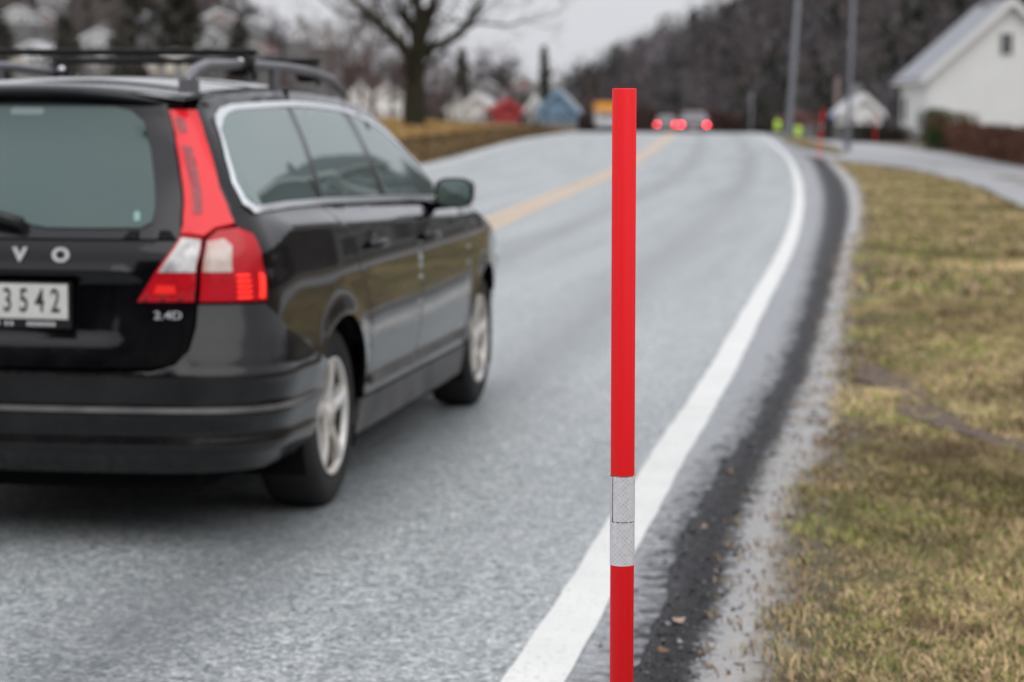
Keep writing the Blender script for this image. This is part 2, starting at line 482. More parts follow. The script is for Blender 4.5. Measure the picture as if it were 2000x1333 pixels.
LIGHT = npch([-30, 5.4, 7.8, 9.7, 16.2, 22, 34, 50, 77, 200], [.55, .55, .53, .63, .66, .69, .97, 1.2, 1.2, 1.2])
def _sm(f, lo, hi, w0):
    g = np.linspace(lo, hi, 900); v = f(g); s = g[1] - g[0]; out = []
    for i, q in enumerate(g):
        w = max(1.2, w0 * abs(q)) ; k = np.exp(-((g - q) / w) ** 2); A = np.stack([np.ones_like(g), g - q, (g - q) ** 2], 1); c = np.linalg.lstsq(A * k[:, None] ** .5, v * k ** .5, rcond=None)[0]; out.append(c[0])
    out = np.array(out); return lambda q: np.interp(q, g, out)
LINE = _sm(LINE, -30, 200, .28)
PROF = npch([-50, 45, 60, 75, 90, 105, 112, 123, 140, 180, 200, 260, 300], [0, 0, .05, .15, .30, .37, .36, .23, -.08, -.75, -1.06, -3, -3])
RIGHTP = npch([-50, 107, 118, 125, 150, 185, 200, 260, 300], [0, 0, -.65, -.84, -.86, -1.0, -1.1, -3, -3])
BANK_H = npch([-30, 20, 55, 80, 110, 140, 170], [.45, .5, .52, .42, .22, .1, 0])
def sn(x, y, s, seed=0):
    """cheap smooth pseudo-noise made of sines"""
    return (np.sin(x*s*1.7+seed)*np.cos(y*s*1.3+seed*2.1) + .5*np.sin(x*s*3.9+y*s*2.3+seed*.7) + .3*np.cos(y*s*6.1-x*s*4.7+seed)) / 1.8
RUT = lambda y: np.interp(y, [8.4, 9.5, 10, 11.0, 11.8, 12.9], [2.62, 2.12, 1.97, 2.02, 1.99, 1.95])
def hills(x, y):
    # right-hand wooded hill and the lower built-up hill on the left
    ang = x / np.maximum(y, 60)
    ridge_r = np.interp(ang, [-.02, .01, .023, .047, .065, .093, .13, .2, .35, .6, 1.2], [0, 1, 4, 13, 19, 29, 52, 92, 120, 130, 120])
    hr = ridge_r * ss((y - 270) / 480)
    ridge_l = np.interp(ang, [-1.2, -.6, -.3, -.23, -.15, -.125, -.10, -.06, -.03, .0, .03], [62, 60, 54, 45, 34, 27, 17, 11, 7, 4, 0])
    hl = ridge_l * ss((y - 190) / 330)
    h = np.maximum(hr, hl) + 2.0 * sn(x, y, .018, 3) * ss((y - 330) / 200)
    side = 26 * ss((x - 55) / 160) * ss((y + 160) / 60) * (1 - ss((y - 90) / 160))     # rising ground off to the right
    return h + side
def T(x, y):
    x = np.asarray(x, float); y = np.asarray(y, float)
    w = 1 - ss((x - LINE(np.clip(y, -30, 200)) - .6) / 3)
    z = PROF(np.clip(y, -50, 300)) * w + RIGHTP(np.clip(y, -50, 300)) * (1 - w)
    yl = np.clip(y, -30, 200)
    dl = LEFT(yl) - x                                   # metres beyond the left road edge
    far = 1 - ss((y - 150) / 60)
    z = z + far * (BANK_H(np.clip(y, -30, 170)) * ss((dl - .15) / 1.1) + .38 * ss((dl - 1.2) / 9) + .05 * sn(x, y, 1.1, 1) * ss((dl - .5) / 2))
    dr = x - LINE(yl) - LIGHT(yl)
    near = ss(dr / 1.5) * (1 - ss((y - 60) / 40))
    z = z + near * (.035 * sn(x, y, 1.0, 5) + .05 * ss((dr - .4) / 2.0) * (1 - ss((dr - 3) / 2)))
    # a shallow rut running off through the turf
    return z + hills(x, y)

def axis(a):
    out = []
    for lo, hi, st in a: out += list(np.arange(lo, hi, st))
    return np.array(out)
gx = axis([(-1400, -300, 60), (-300, -60, 12), (-60, -12, 3), (-12, -2, .8), (-2, 14, .16), (14, 40, 1.5), (40, 300, 12), (300, 1401, 60)])
gy = axis([(-400, -20, 20), (-20, 4, 2), (4, 20, .16), (20, 60, .6), (60, 150, 1.6), (150, 320, 7), (320, 900, 14), (900, 2001, 90)])
X, Y = np.meshgrid(gx, gy)
Z = T(X, Y)
inroad = (X > LEFT(np.clip(Y, -30, 200)) - .1) & (X < LINE(np.clip(Y, -30, 200)) + LIGHT(np.clip(Y, -30, 200)) + .30) & (Y < 205)
Z = Z - .06 * inroad
gv = np.stack([X.ravel(), Y.ravel(), Z.ravel()], 1)
nx, ny = len(gx), len(gy)
ii, jj = np.meshgrid(np.arange(nx - 1), np.arange(ny - 1))
a = (jj * nx + ii).ravel()
gf = np.stack([a, a + 1, a + nx + 1, a + nx], 1)
# colour of the ground: turf near, dead grass on the bank, leaf litter under the woods
fx = X[:-1, :-1].ravel(); fy = Y[:-1, :-1].ravel()
me = bpy.data.meshes.new('ground')
me.vertices.add(len(gv)); me.vertices.foreach_set('co', gv.astype(np.float32).ravel())
me.loops.add(gf.size); me.loops.foreach_set('vertex_index', gf.astype(np.int32).ravel())
me.polygons.add(len(gf)); me.polygons.foreach_set('loop_start', np.arange(0, gf.size, 4, dtype=np.int32)); me.polygons.foreach_set('loop_total', np.full(len(gf), 4, np.int32))
litter = M('leaf_litter', (.060, .044, .038), .95, spec=.1, noise=(.06, .9, (.035, .033, .028), 8), bump=(3, .6))
me.materials.append(soil); me.materials.append(bank_mat); me.materials.append(litter)
mi = np.zeros(len(gf), np.int32)
mi[(fx < LEFT(np.clip(fy, -30, 200))) & (fy < 205)] = 1
me.materials.append(M('dry_field', (.17, .145, .118), .95, spec=.1, noise=(.7, .8, (.11, .095, .07), 6), bump=(8, .8)))
mi[(fx > 13.5) & (fy < 205)] = 3
mi[(fy >= 205) | (np.abs(fx) > 55)] = 2
me.polygons.foreach_set('material_index', mi)
me.polygons.foreach_set('use_smooth', [True] * len(gf))
me.update(calc_edges=True)
link('ground', me, kind='structure')

def strip(name, mat, f0, f1, ys, dz, uv=None, nu=1, **k):
    """a sheet between two edges x=f0(y), x=f1(y); uv(f) gives uv.x for the fraction f"""
    v = []; f = []; uvs = []
    for j, y in enumerate(ys):
        for i in range(nu + 1):
            t = i / nu
            if name == 'road': t = (0, .2, .4, .6, .8, .955, 1)[i]
            x = float(f0(y)) * (1 - t) + float(f1(y)) * t
            z = float(PROF(y))
            if name == 'road_verge' and t > .5: z = max(z, float(T(x, y)) + .014)
            v.append((x, y, z + dz)); uvs.append((uv(t, y) if uv else t, y))
    for j in range(len(ys) - 1):
        for i in range(nu):
            q = j * (nu + 1) + i
            f.append((q, q + 1, q + nu + 2, q + nu + 1))
    me = bpy.data.meshes.new(name); me.from_pydata(v, [], f)
    l = me.uv_layers.new(name='UVMap')
    for li, lp in enumerate(me.loops): l.data[li].uv = uvs[lp.vertex_index]
    if name == 'road':
        at_ = me.attributes.new('edge', 'FLOAT', 'POINT')
        at_.data.foreach_set('value', [1.0 if i % (nu + 1) == nu else 0.0 for i in range(len(v))])
    me.polygons.foreach_set('use_smooth', [True] * len(f)); me.update()
    return link(name, me, mat, None, kind='structure', **k)
ys = list(np.arange(-29, 4, .8)) + list(np.arange(4, 20, .06)) + list(np.arange(20, 60, .4)) + list(np.arange(60, 198, 1.5))
road_x0 = lambda y: LEFT(y)
road_x1 = lambda y: LINE(y) + SHO(y) - .01 + .010 * math.sin(y * 3.3) + .007 * math.sin(y * 9.1) + .004 * math.sin(y * 23.7)
strip('road', asphalt, road_x0, road_x1, ys, 0.0, uv=lambda t, y: float(LINE(y)) - (float(LEFT(y)) * (1 - t) + (float(LINE(y)) + float(SHO(y))) * t), nu=6)
wob = lambda y, s: .0025 * math.sin(y * 3.1 + s) + .002 * math.sin(y * 11.3 + s)
strip('edge_line', white_line, lambda y: LINE(y) - .078 + wob(y, 0), lambda y: LINE(y) + .078 + wob(y, 2), ys, .004)
strip('left_edge_line', white_line, lambda y: LEFT(y) + .35, lambda y: LEFT(y) + .47, ys, .004)
strip('centre_line', yellow_line, lambda y: CENTRE(y) - .20, lambda y: CENTRE(y) - .05, ys, .004)
strip('centre_line', yellow_line, lambda y: CENTRE(y) + .05, lambda y: CENTRE(y) + .20, ys, .004)
def side_uv(t, y):
    x = (SHO(y) - .06) * (1 - t) + (LIGHT(y) + .55) * t
    s, d, l = float(SHO(y)), float(DARK(y)), float(LIGHT(y))
    return (x - s) / (d - s) if x < d else (1 + (x - d) / (l - d) if x < l else 2 + (x - l) / .45)
strip('road_verge', roadside, lambda y: road_x1(y) - .06, lambda y: LINE(y) + LIGHT(y) + .55, list(np.arange(-29, 60, .5)) + list(np.arange(60, 118, 1.5)), -.004, uv=side_uv, nu=18)

# side road / footway on the right
def poly_sheet(name, pts, z, mat, **k):
    bm = bmesh.new()
    vs_ = [bm.verts.new((p[0], p[1], 0)) for p in pts]
    bm.faces.new(vs_)
    bmesh.ops.triangulate(bm, faces=bm.faces[:])
    for it in range(4):
        es = [e for e in bm.edges if e.calc_length() > 4]
        if es: bmesh.ops.subdivide_edges(bm, edges=es, cuts=1)
        bmesh.ops.triangulate(bm, faces=bm.faces[:])
    for v_ in bm.verts:
        v_.co.z = float(T(v_.co.x, v_.co.y)) + z
    bmesh.ops.recalc_face_normals(bm, faces=bm.faces[:])
    if sum(f_.normal.z for f_ in bm.faces) < 0: bmesh.ops.reverse_faces(bm, faces=bm.faces[:])
    me = bpy.data.meshes.new(name); bm.to_mesh(me); bm.free()
    return link(name, me, mat, None, kind='structure', **k)
path_pts = [(3.2, 2), (5.0, 16), (6.2, 24), (7.46, 32.1), (8.83, 42.3), (9.55, 51), (9.72, 57), (9.4, 61), (8.95, 64.5), (9.0, 69), (9.7, 77), (10.5, 85), (11.3, 92), (12.2, 100),
            (13.5, 112), (17.6, 118), (17.3, 117), (16.5, 102.3), (16.0, 92.2), (14.75, 75), (14.1, 67.8), (13.55, 58.6), (12.8, 48), (11.6, 36), (9.8, 22), (7.6, 8), (6.6, 2)]
poly_sheet('footpath', path_pts, .035, path_mat)
poly_sheet('grass_island', [(10.35, 69.6), (11.35, 76), (12.1, 84), (12.3, 90), (12.0, 95), (11.3, 92.4), (10.6, 86), (10.0, 77)], .075, soil)

# ================================================================= turf: blades near the camera
def blades(name, n, xr_, yr_, h, w, keep, cols, **k):
    x = rng.uniform(*xr_, n * 3); y = rng.uniform(*yr_, n * 3)
    m = keep(x, y); x = x[m][:n]; y = y[m][:n]; n = len(x)
    z = T(x, y)
    hh = h * rng.uniform(.45, 1.3, n) * (1 + .45 * sn(x, y, 2.3, 4)); ww = w * rng.uniform(.6, 1.4, n)
    a_ = rng.uniform(0, 2 * np.pi, n); lean = rng.uniform(.2, 1.5, n) * hh; la = rng.uniform(0, 2 * np.pi, n) * .7 + 1.5 * sn(x, y, 1.1, 8)
    dx, dy = np.cos(a_) * ww, np.sin(a_) * ww
    lx, ly = np.cos(la) * lean, np.sin(la) * lean
    v = np.zeros((n, 5, 3))
    v[:, 0] = np.stack([x - dx, y - dy, z - .01], 1); v[:, 1] = np.stack([x + dx, y + dy, z - .01], 1)
    v[:, 2] = np.stack([x - dx*.7 + lx*.35, y - dy*.7 + ly*.35, z + hh*.6], 1); v[:, 3] = np.stack([x + dx*.7 + lx*.35, y + dy*.7 + ly*.35, z + hh*.6], 1)
    v[:, 4] = np.stack([x + lx, y + ly, z + hh * .85], 1)
    base = (np.arange(n) * 5)[:, None]
    f = np.concatenate([base + [0, 1, 3], base + [0, 3, 2], base + [2, 3, 4]], 0)
    c = cols(x, y, n); c = np.concatenate([c, c, c * 1.1], 0)
    return tinted_mesh(name, v.reshape(-1, 3), f, c, blade_mat, kind='stuff', **k)
STRAW = np.array([.58, .42, .25]); OLIVE = np.array([.31, .295, .095]); GREEN = np.array([.29, .32, .09]); BROWN = np.array([.16, .105, .06]); DARKG = np.array([.065, .075, .026])
def turf_cols(x, y, n):
    g = sn(x, y, .8, 2) + .5 * sn(x, y, 2.6, 6)
    r = rng.uniform(0, 1, n)
    t = r + .30 * g + .16 * sn(x * 1.4, y * .8, 5.1, 12)
    c = np.where((t < .12)[:, None], BROWN, np.where((t < .34)[:, None], DARKG * 1.3, np.where((t < .58)[:, None], OLIVE, np.where((t < .78)[:, None], STRAW * .8, STRAW))))
    gg = ss((sn(x * 1.3 + .5 * y, y, .9, 9) * .7 + .6 * sn(x, y, 2.7, 2) - .1) / .7)
    pick = rng.uniform(0, 1, n) < gg * .55
    c = np.where(pick[:, None], GREEN, c)
    bp_ = ss((sn(x * .8 + 3, y * .7, 1.7, 14) + .5 * sn(x, y, 4.3, 15) - .35) / .4)
    pk = rng.uniform(0, 1, n) < bp_ * .75
    c = np.where(pk[:, None], BROWN * 1.1, c)
    gl_ = .80 + .30 * sn(x, y * .8, 1.3, 17) + .18 * sn(x, y, 3.7, 18)
    return c * rng.uniform(.7, 1.5, n)[:, None] * gl_[:, None] * 1.22
def dr_(x, y): return x - LINE(y) - LIGHT(y)
def keep_near(x, y):
    d = dr_(x, y) + .10 * sn(x, y, 3.3, 1) + .07 * sn(x, y, 9, 2)
    rut = (np.abs(x - RUT(y) + .06 * sn(x, y, 5, 3)) < .055 + .04 * sn(y, x, 2, 1))
    rut &= (y > 8.6) & (y < 12.7) & (rng.uniform(0, 1, len(x)) < .62)
    pathx = np.interp(y, [2, 16, 24, 32.1, 42.3, 51, 57, 61, 64.5], [3.2, 5.0, 6.2, 7.46, 8.83, 9.55, 9.72, 9.4, 8.95])
    return (d > 0) & ~rut & (x < pathx - .05) & (rng.uniform(0, 1, len(x)) < np.clip(d * 3.2, .06, 1))
# only where the camera, or a camera a step aside, can see: a wedge that widens with distance
blades('grass', 90000, (.5, 4.0), (5.0, 9.5), .030, .0026, lambda x, y: keep_near(x, y) & (x < y * .235 + .9), turf_cols)
blades('grass', 80000, (.9, 5.2), (9.5, 17), .036, .0042, lambda x, y: keep_near(x, y) & (x < y * .235 + 1.2), turf_cols)
blades('grass', 60000, (2.0, 9.5), (17, 62), .055, .010, keep_near, turf_cols)
# grass tufts creeping over the sandy strip
def keep_creep(x, y):
    d = dr_(x, y); g = sn(x * .6, y * 1.6, 5.5, 3) + .5 * sn(x, y * 2, 11, 7)
    return (d > -.20) & (d < .10) & (g > .25 - (d + .20) * 1.9)
blades('grass', 24000, (.3, 5.0), (5.0, 24), .020, .0032, keep_creep, lambda x, y, n: (np.where((rng.uniform(0, 1, n) < .5)[:, None], STRAW * .7, BROWN * 1.15)) * rng.uniform(.6, 1.25, n)[:, None])
# dead grass on the left bank; lower face coloured darker for shade and wet mud
def keep_bank(x, y):
    d = LEFT(y) - x
    return (d > .05) & (d < 10)
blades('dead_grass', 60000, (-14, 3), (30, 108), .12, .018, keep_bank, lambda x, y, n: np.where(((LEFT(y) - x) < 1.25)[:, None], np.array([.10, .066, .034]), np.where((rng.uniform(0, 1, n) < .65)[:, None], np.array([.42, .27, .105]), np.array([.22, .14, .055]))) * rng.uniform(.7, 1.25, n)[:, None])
blades('grass', 4000, (9.8, 12.4), (69, 96), .10, .018, lambda x, y: (x > np.interp(y, [69.6, 77, 86, 92.4, 95], [10.35, 10.0, 10.6, 11.3, 12.0])) & (x < np.interp(y, [69.6, 76, 84, 90, 95], [10.4, 11.35, 12.1, 12.3, 12.05])), turf_cols)

# grit and small stones along the asphalt edge
def stones(name, n, xr_, yr_, size, keep, cols, **k):
    x = rng.uniform(*xr_, n * 4); y = rng.uniform(*yr_, n * 4)
    m = keep(x, y); x = x[m][:n]; y = y[m][:n]; n = len(x)
    z = T(x, y) - .004
    base = np.array([(1,0,0),(0,1,0),(-1,0,0),(0,-1,0),(0,0,1),(0,0,-1)], float)
    s = size * rng.lognormal(0, .45, n)
    sc = rng.uniform(.6, 1.2, (n, 1, 3)) * np.array([1, 1, .6]); a_ = rng.uniform(0, 6.28, n)
    v = base[None] * sc * s[:, None, None] + rng.normal(0, .12, (n, 6, 3)) * s[:, None, None]
    ca, sa = np.cos(a_)[:, None], np.sin(a_)[:, None]
    v = np.stack([v[..., 0]*ca - v[..., 1]*sa + x[:, None], v[..., 0]*sa + v[..., 1]*ca + y[:, None], v[..., 2] + z[:, None] + s[:, None]*.3], 2)
    fo = np.array([(0,1,4),(1,2,4),(2,3,4),(3,0,4),(1,0,5),(2,1,5),(3,2,5),(0,3,5)])
    f = (np.arange(n) * 6)[:, None, None] + fo[None]
    return tinted_mesh(name, v.reshape(-1, 3), f.reshape(-1, 3), np.repeat(cols(n), 8, 0), blade_mat, kind='stuff', **k)
def keep_grit(x, y):
    o = x - LINE(y); g = sn(x, y, 6, 2)
    return (o > SHO(y) - .11 + .06 * g) & (o < DARK(y) + .04) & (rng.uniform(0, 1, len(x)) < np.clip((14 - y) / 8, .25, 1))
grey = lambda lo, hi, n: (rng.uniform(lo, hi, n)[:, None] ** 1.5) * np.where((rng.uniform(0, 1, n) < .06)[:, None], np.array([1.25, .9, .75]), np.array([1, 1, 1.03]))
stones('grit', 26000, (.2, 3.5), (4.8, 20), .0038, keep_grit, lambda n: grey(.03, .34, n) * np.where(rng.uniform(0, 1, n) < .14, 2.6, 1)[:, None])
def keep_dirt(x, y):
    d = dr_(x, y); return (d > -.16) & (d < .25) & (sn(x, y, 4, 5) > -.1)
stones('gravel', 3500, (.4, 4.5), (4.8, 20), .006, keep_dirt, lambda n: grey(.15, .6, n))
def keep_rut(x, y):
    return (np.abs(x - RUT(y)) < .06) & (dr_(x, y) > .05)
stones('gravel', 420, (1.0, 5), (8.2, 13.2), .010, keep_rut, lambda n: grey(.2, .6, n))
# the bare earth at the bottom of the rut
earth = M('bare_earth', (.085, .062, .048), .95, spec=.1, noise=(40, .9, (.20, .16, .14), 6), bump=(60, .9))
v_ = []; f_ = []; yy_ = np.arange(8.9, 12.3, .06)
for j, y in enumerate(yy_):
    hw = .11 + .04 * math.sin(y * 5) + .015 * math.sin(y * 13)
    for i, o_ in enumerate((-1, -.3, .3, 1)):
        x = float(RUT(y)) + o_ * hw; v_.append((x, y, float(T(x, y)) + .022))
for j in range(len(yy_) - 1):
    for i in range(3): f_.append((j*4+i, j*4+i+1, j*4+i+5, j*4+i+4))
mesh('bare_earth', v_, f_, earth, None, True, kind='structure')
# fallen leaves
def leaf(x, y, s, col, name='fallen_leaf', lab=None):
    z = float(T(x, y)) + .006
    pts = [(math.cos(t) * s * (1 + .25 * math.cos(3 * t)), math.sin(t) * s * .55, .006 * math.cos(2 * t)) for t in np.linspace(0, 2 * math.pi, 9)[:-1]]
    o = mesh(name, [(0, 0, .004)] + pts, [(0, i + 1, (i + 1) % 8 + 1) for i in range(8)], col, loc=(x, y, z))
    o.rotation_euler = (.1, .15, random.uniform(0, 6)); o['label'] = lab; o['category'] = 'leaf'; o['group'] = 'fallen leaves by the road edge'
    return o
leaf_m = M('dry_leaf', (.42, .30, .24), .8)
leaf_m2 = M('rusty_leaf', (.24, .13, .08), .8)

# ================================================================= the estate car
CAR = empty('estate_car', (-1.7023, 7.0401, 0), -.1741, label='large black estate car with a roof rack, driving away close to the camera', cat='car')
paint = bpy.data.materials.new('black_metallic_paint'); paint.use_nodes = True
n, b = nodes(paint)
tc_ = N(n, 'ShaderNodeTexCoord')
fl = N(n, 'ShaderNodeTexNoise'); fl.inputs['Scale'].default_value = 5; fl.inputs['Detail'].default_value = 8; fl.inputs['Roughness'].default_value = .65; n.links.new(tc_.outputs['Object'], fl.inputs['Vector'])
sz = N(n, 'ShaderNodeSeparateXYZ'); n.links.new(tc_.outputs['Object'], sz.inputs[0])
low = maprange(n, sz.outputs[2], .95, .25, 0, 1)
d_ = math_(n, 'MULTIPLY', maprange(n, fl.outputs['Fac'], .36, .72, 0, 1), math_(n, 'ADD', math_(n, 'MULTIPLY', low, .16), .0))
n.links.new(mixc(n, d_, (.002, .002, .003), (.11, .105, .095)), b.inputs['Base Color'])
n.links.new(maprange(n, d_, 0, .3, .30, .65), b.inputs['Roughness'])
b.inputs['Coat Weight'].default_value = 1.0
b.inputs['Coat IOR'].default_value = 1.42
n.links.new(maprange(n, d_, 0, .3, .04, .32), b.inputs['Coat Roughness'])
b.inputs['Specular IOR Level'].default_value = .05
dirty = M('dusty_black_plastic', (.03, .03, .033), .5, noise=(6, .7, (.13, .12, .115), 8))
black = M('black_trim', (.008, .008, .009), .35)
bumper_paint = paint.copy(); bumper_paint.name = 'dusty_bumper_paint'
bn_ = bumper_paint.node_tree
for l_ in list(bn_.links):
    if l_.to_socket.name == 'Coat Roughness': bn_.links.remove(l_)
bn_.nodes['Principled BSDF'].inputs['Coat Roughness'].default_value = .15
bn_.nodes['Principled BSDF'].inputs['Coat IOR'].default_value = 1.42
letter_m = M('satin_badge', (.72, .72, .75), .35, metal=.25)
blackgloss = M('black_gloss_trim', (.012, .012, .014), .12)
matte = M('matt_black', (.004, .004, .004), .9, spec=.1)
rubber = M('tyre_rubber', (.016, .016, .017), .75, spec=.25, noise=(5, .5, (.045, .042, .038)))
chrome = M('satin_chrome', (.80, .81, .83), .30, metal=1)
alloy = M('dirty_alloy', (.74, .73, .71), .42, metal=.35, noise=(7, .6, (.38, .28, .17), 6))
disc_d = M('dark_brake', (.03, .026, .022), .7)
disc_m = M('brake_disc', (.12, .09, .07), .5, metal=.6)
glass = M('tinted_rear_glass', (.045, .075, .074), .06, ior=1.75, spec=.5, noise=(1.6, .6, (.07, .095, .075), 2))
glass_side = M('tinted_side_glass', (.075, .105, .10), .03, ior=2.3, spec=.75)
for g_m in (glass, glass_side): g_m.node_tree.nodes['Principled BSDF'].inputs['Specular Tint'].default_value = (.86, 1, .98, 1)
rail_m = M('grey_rail', (.20, .20, .215), .38, metal=.6)
red_lens = M('red_lens', (.50, .006, .014), .25, coat=.25, spec=.3, emit=((1, .01, .02), .05), noise=(22, .5, (.34, .004, .01), 2))
red_strip = M('red_strip_lens', (.72, .018, .028), .2, coat=.3, spec=.3, emit=((1, .03, .04), .13))
red_dark = M('dark_red_reflector', (.30, .035, .045), .3, noise=(60, .6, (.42, .08, .09)))
clear_lens = M('clear_lens', (.80, .78, .76), .15, coat=.6, noise=(26, .75, (.30, .30, .30), 3))
amber_lens = M('indicator_lens', (.66, .55, .50), .15, coat=.6, noise=(22, .8, (.50, .28, .22), 3))
led_on = M('lit_tail_lamp', (.7, .03, .02), .3, emit=((1, .035, .022), 1.15))
led_dim = M('dim_tail_lamp', (.6, .02, .015), .3, emit=((1, .02, .015), .35))
plate_m = M('plate_white', (.70, .70, .66), .4, noise=(18, .35, (.52, .51, .47)))
ink = M('plate_ink', (.03, .03, .03), .5)
dial = M('printed_white', (.6, .6, .6), .5)

def off_pt(u, z, off):
    p = S(u, z); o = off(u, z) if callable(off) else off
    if o:
        nn = Snorm(u, z); p = (p[0] + nn[0]*o, p[1] + nn[1]*o, p[2] + nn[2]*o)
    return p
def in_poly(P, q):
    c = False; j = len(P) - 1
    for i in range(len(P)):
        if (P[i][1] > q[1]) != (P[j][1] > q[1]) and q[0] < (P[j][0] - P[i][0]) * (q[1] - P[i][1]) / (P[j][1] - P[i][1]) + P[i][0]: c = not c
        j = i
    return c
def chaikin(P, it=1):
    for _ in range(it):
        o = []
        for i in range(len(P)):
            a, b_ = P[i], P[(i + 1) % len(P)]
            o += [(a[0]*.75 + b_[0]*.25, a[1]*.75 + b_[1]*.25), (a[0]*.25 + b_[0]*.75, a[1]*.25 + b_[1]*.75)]
        P = o
    return P
def panel(name, poly, mat, parent=None, off=0.0, rim=.02, holes=(), sym=False, twin=True, d=.055, dzz=.035, rnd=0, twin_name=None, **k):
    """a piece of bodywork: a polygon in the surface's own (u, z) coordinates, laid on the body at a height `off`, with its edges turned in"""
    if rnd: poly = chaikin(poly, rnd)
    loops = [poly] + list(holes)
    V = []; Eg = []; bnd = []
    for L in loops:
        st = len(V)
        for i in range(len(L)):
            a, b_ = L[i], L[(i + 1) % len(L)]
            m = max(1, int(math.ceil(max(abs(b_[0]-a[0]) / d, abs(b_[1]-a[1]) / dzz))))
            for q in range(m): V.append((a[0] + (b_[0]-a[0])*q/m, a[1] + (b_[1]-a[1])*q/m))
        en = len(V)
        Eg += [(i, i + 1 if i + 1 < en else st) for i in range(st, en)]
    bl = [[(v) for v in V]]
    us = [p[0] for p in poly]; zs = [p[1] for p in poly]
    barr = np.array(V)
    nu_ = max(1, int((max(us) - min(us)) / d)); nz = max(1, int((max(zs) - min(zs)) / dzz))
    for i in range(1, nu_):
        for j in range(1, nz):
            q = (min(us) + (max(us)-min(us)) * i/nu_, min(zs) + (max(zs)-min(zs)) * j/nz)
            if in_poly(poly, q) and not any(in_poly(h, q) for h in holes):
                if np.min(((barr[:, 0]-q[0])/d)**2 + ((barr[:, 1]-q[1])/dzz)**2) > .16: V.append(q)
    vv, ee, ff, ov, _, _ = delaunay_2d_cdt([Vector(p) for p in V], Eg, [], 0, 1e-7)
    F = []
    for t in ff:
        c = (sum(vv[i].x for i in t)/len(t), sum(vv[i].y for i in t)/len(t))
        if in_poly(poly, c) and not any(in_poly(h, c) for h in holes):
            ar = sum(vv[t[i]].x*vv[t[(i+1) % len(t)]].y - vv[t[(i+1) % len(t)]].x*vv[t[i]].y for i in range(len(t)))
            F.append(tuple(t) if ar > 0 else tuple(reversed(t)))
    P = [off_pt(v.x, v.y, off) for v in vv]
    NN = [Snorm(v.x, v.y) for v in vv]
    cnt = {}
    for t in F:
        for i in range(len(t)):
            e = (t[i], t[(i+1) % len(t)]); cnt[e] = cnt.get(e, 0) + 1
    be = [e for e in cnt if (e[1], e[0]) not in cnt]
    nv = len(P); idx = {}
    extra = []
    for e in be:
        for i in e:
            if i not in idx:
                idx[i] = (nv + len(extra), nv + len(extra) + 1)
                p = np.array(P[i]); extra.append(tuple(p)); extra.append(tuple(p - NN[i]*rim))
    F2 = [(idx[e[0]][0], idx[e[0]][1], idx[e[1]][1], idx[e[1]][0]) for e in be] if rim else []
    me = bpy.data.meshes.new(name)
    me.from_pydata([tuple(map(float, p)) for p in P + (extra if rim else [])], [], F + F2)
    me.polygons.foreach_set('use_smooth', [True] * len(F) + [False] * len(F2)); me.update()
    o = link(name, me, mat, parent or CAR, **k)
    if twin:
        m = mirror_mesh(o); 
        if parent and parent is not CAR and 'twin' in parent: m.parent = bpy.data.objects[parent['twin']]
        o['twin'] = m.name
    return o
Yq = lambda y, z: (uy(y, z), z)
def arc(yc, r, a0, a1, m=14):
    return [(yc + r*math.cos(R(a0 + (a1-a0)*i/m)), .325 + r*math.sin(R(a0 + (a1-a0)*i/m))) for i in range(m + 1)]
AR, AF, RAD = 1.06, 3.876, .372
def ridge(z):                                   # bumper section: proud mouldings and ledges
    return np.interp(z, [.20, .26, .31, .345, .372, .386, .40, .445, .468, .482, .50, .56, .585, .60, .70, .80], [-.05, .012, .038, .062, .062, .050, .047, .060, .062, .050, .050, .062, .066, .052, .028, .0])
def boff(u, z):
    a = min(abs(u), 9); fade = 1 - min(max((a - 2.25) / .35, 0), 1) * .75
    return float(ridge(z)) * fade
gate_r = [(1.03, 1.432), (.972, 1.319), (.954, 1.211), (.948, 1.121), (.938, 1.057)]
lower_gate_r = [(.93, 1.021), (1.08, 1.010), (1.09, .912), (1.09, .81), (1.10, .731), (1.08, .653), (1.02, .617), (.90, .600), (.5, .597)]
mir = lambda L: [(-a, b_) for a, b_ in reversed(L)]

# --- dark shell behind every gap
shell = MB()
us_ = list(np.linspace(-2, 2, 37)[1:-1]); us_ = [q for q in us_]
def shell_grid(us, zs, name):
    pass
P_ = []; rows = []
zs = list(np.linspace(.24, 1.45, 22))
for z in zs:
    row = []
    for u in list(np.linspace(0, 2, 14)) + list(np.linspace(2.1, 6.1, 34)):
        row.append(off_pt(u, z, -.028))
    rows.append(row)
nu_ = len(rows[0]); vv = [p for r in rows for p in r]; ff = []
for j in range(len(rows) - 1):
    for i in range(nu_ - 1):
        c = np.mean([rows[j][i], rows[j][i+1], rows[j+1][i+1], rows[j+1][i]], 0)
        if any((c[1]-yc)**2 + (c[2]-.325)**2 < (RAD+.03)**2 for yc in (AR, AF)): continue
        if c[2] > ZTOP(c[1]) - .03: continue
        ff.append((j*nu_+i, j*nu_+i+1, (j+1)*nu_+i+1, (j+1)*nu_+i))
sh = mesh('inner_body', vv, ff, matte, CAR, True)
m_ = mirror_mesh(sh)
fl_ = MB(); fl_.box(-.82, .82, 1.50, 3.42, .16, .24); fl_.box(-.64, .64, .22, 1.50, .18, .34); fl_.box(-.64, .64, 3.42, 4.6, .17, .34)
fl_.tube([(.45, .28, .24), (.45, 1.2, .24)], .03, 8)
fl_.build('underbody', matte, CAR)
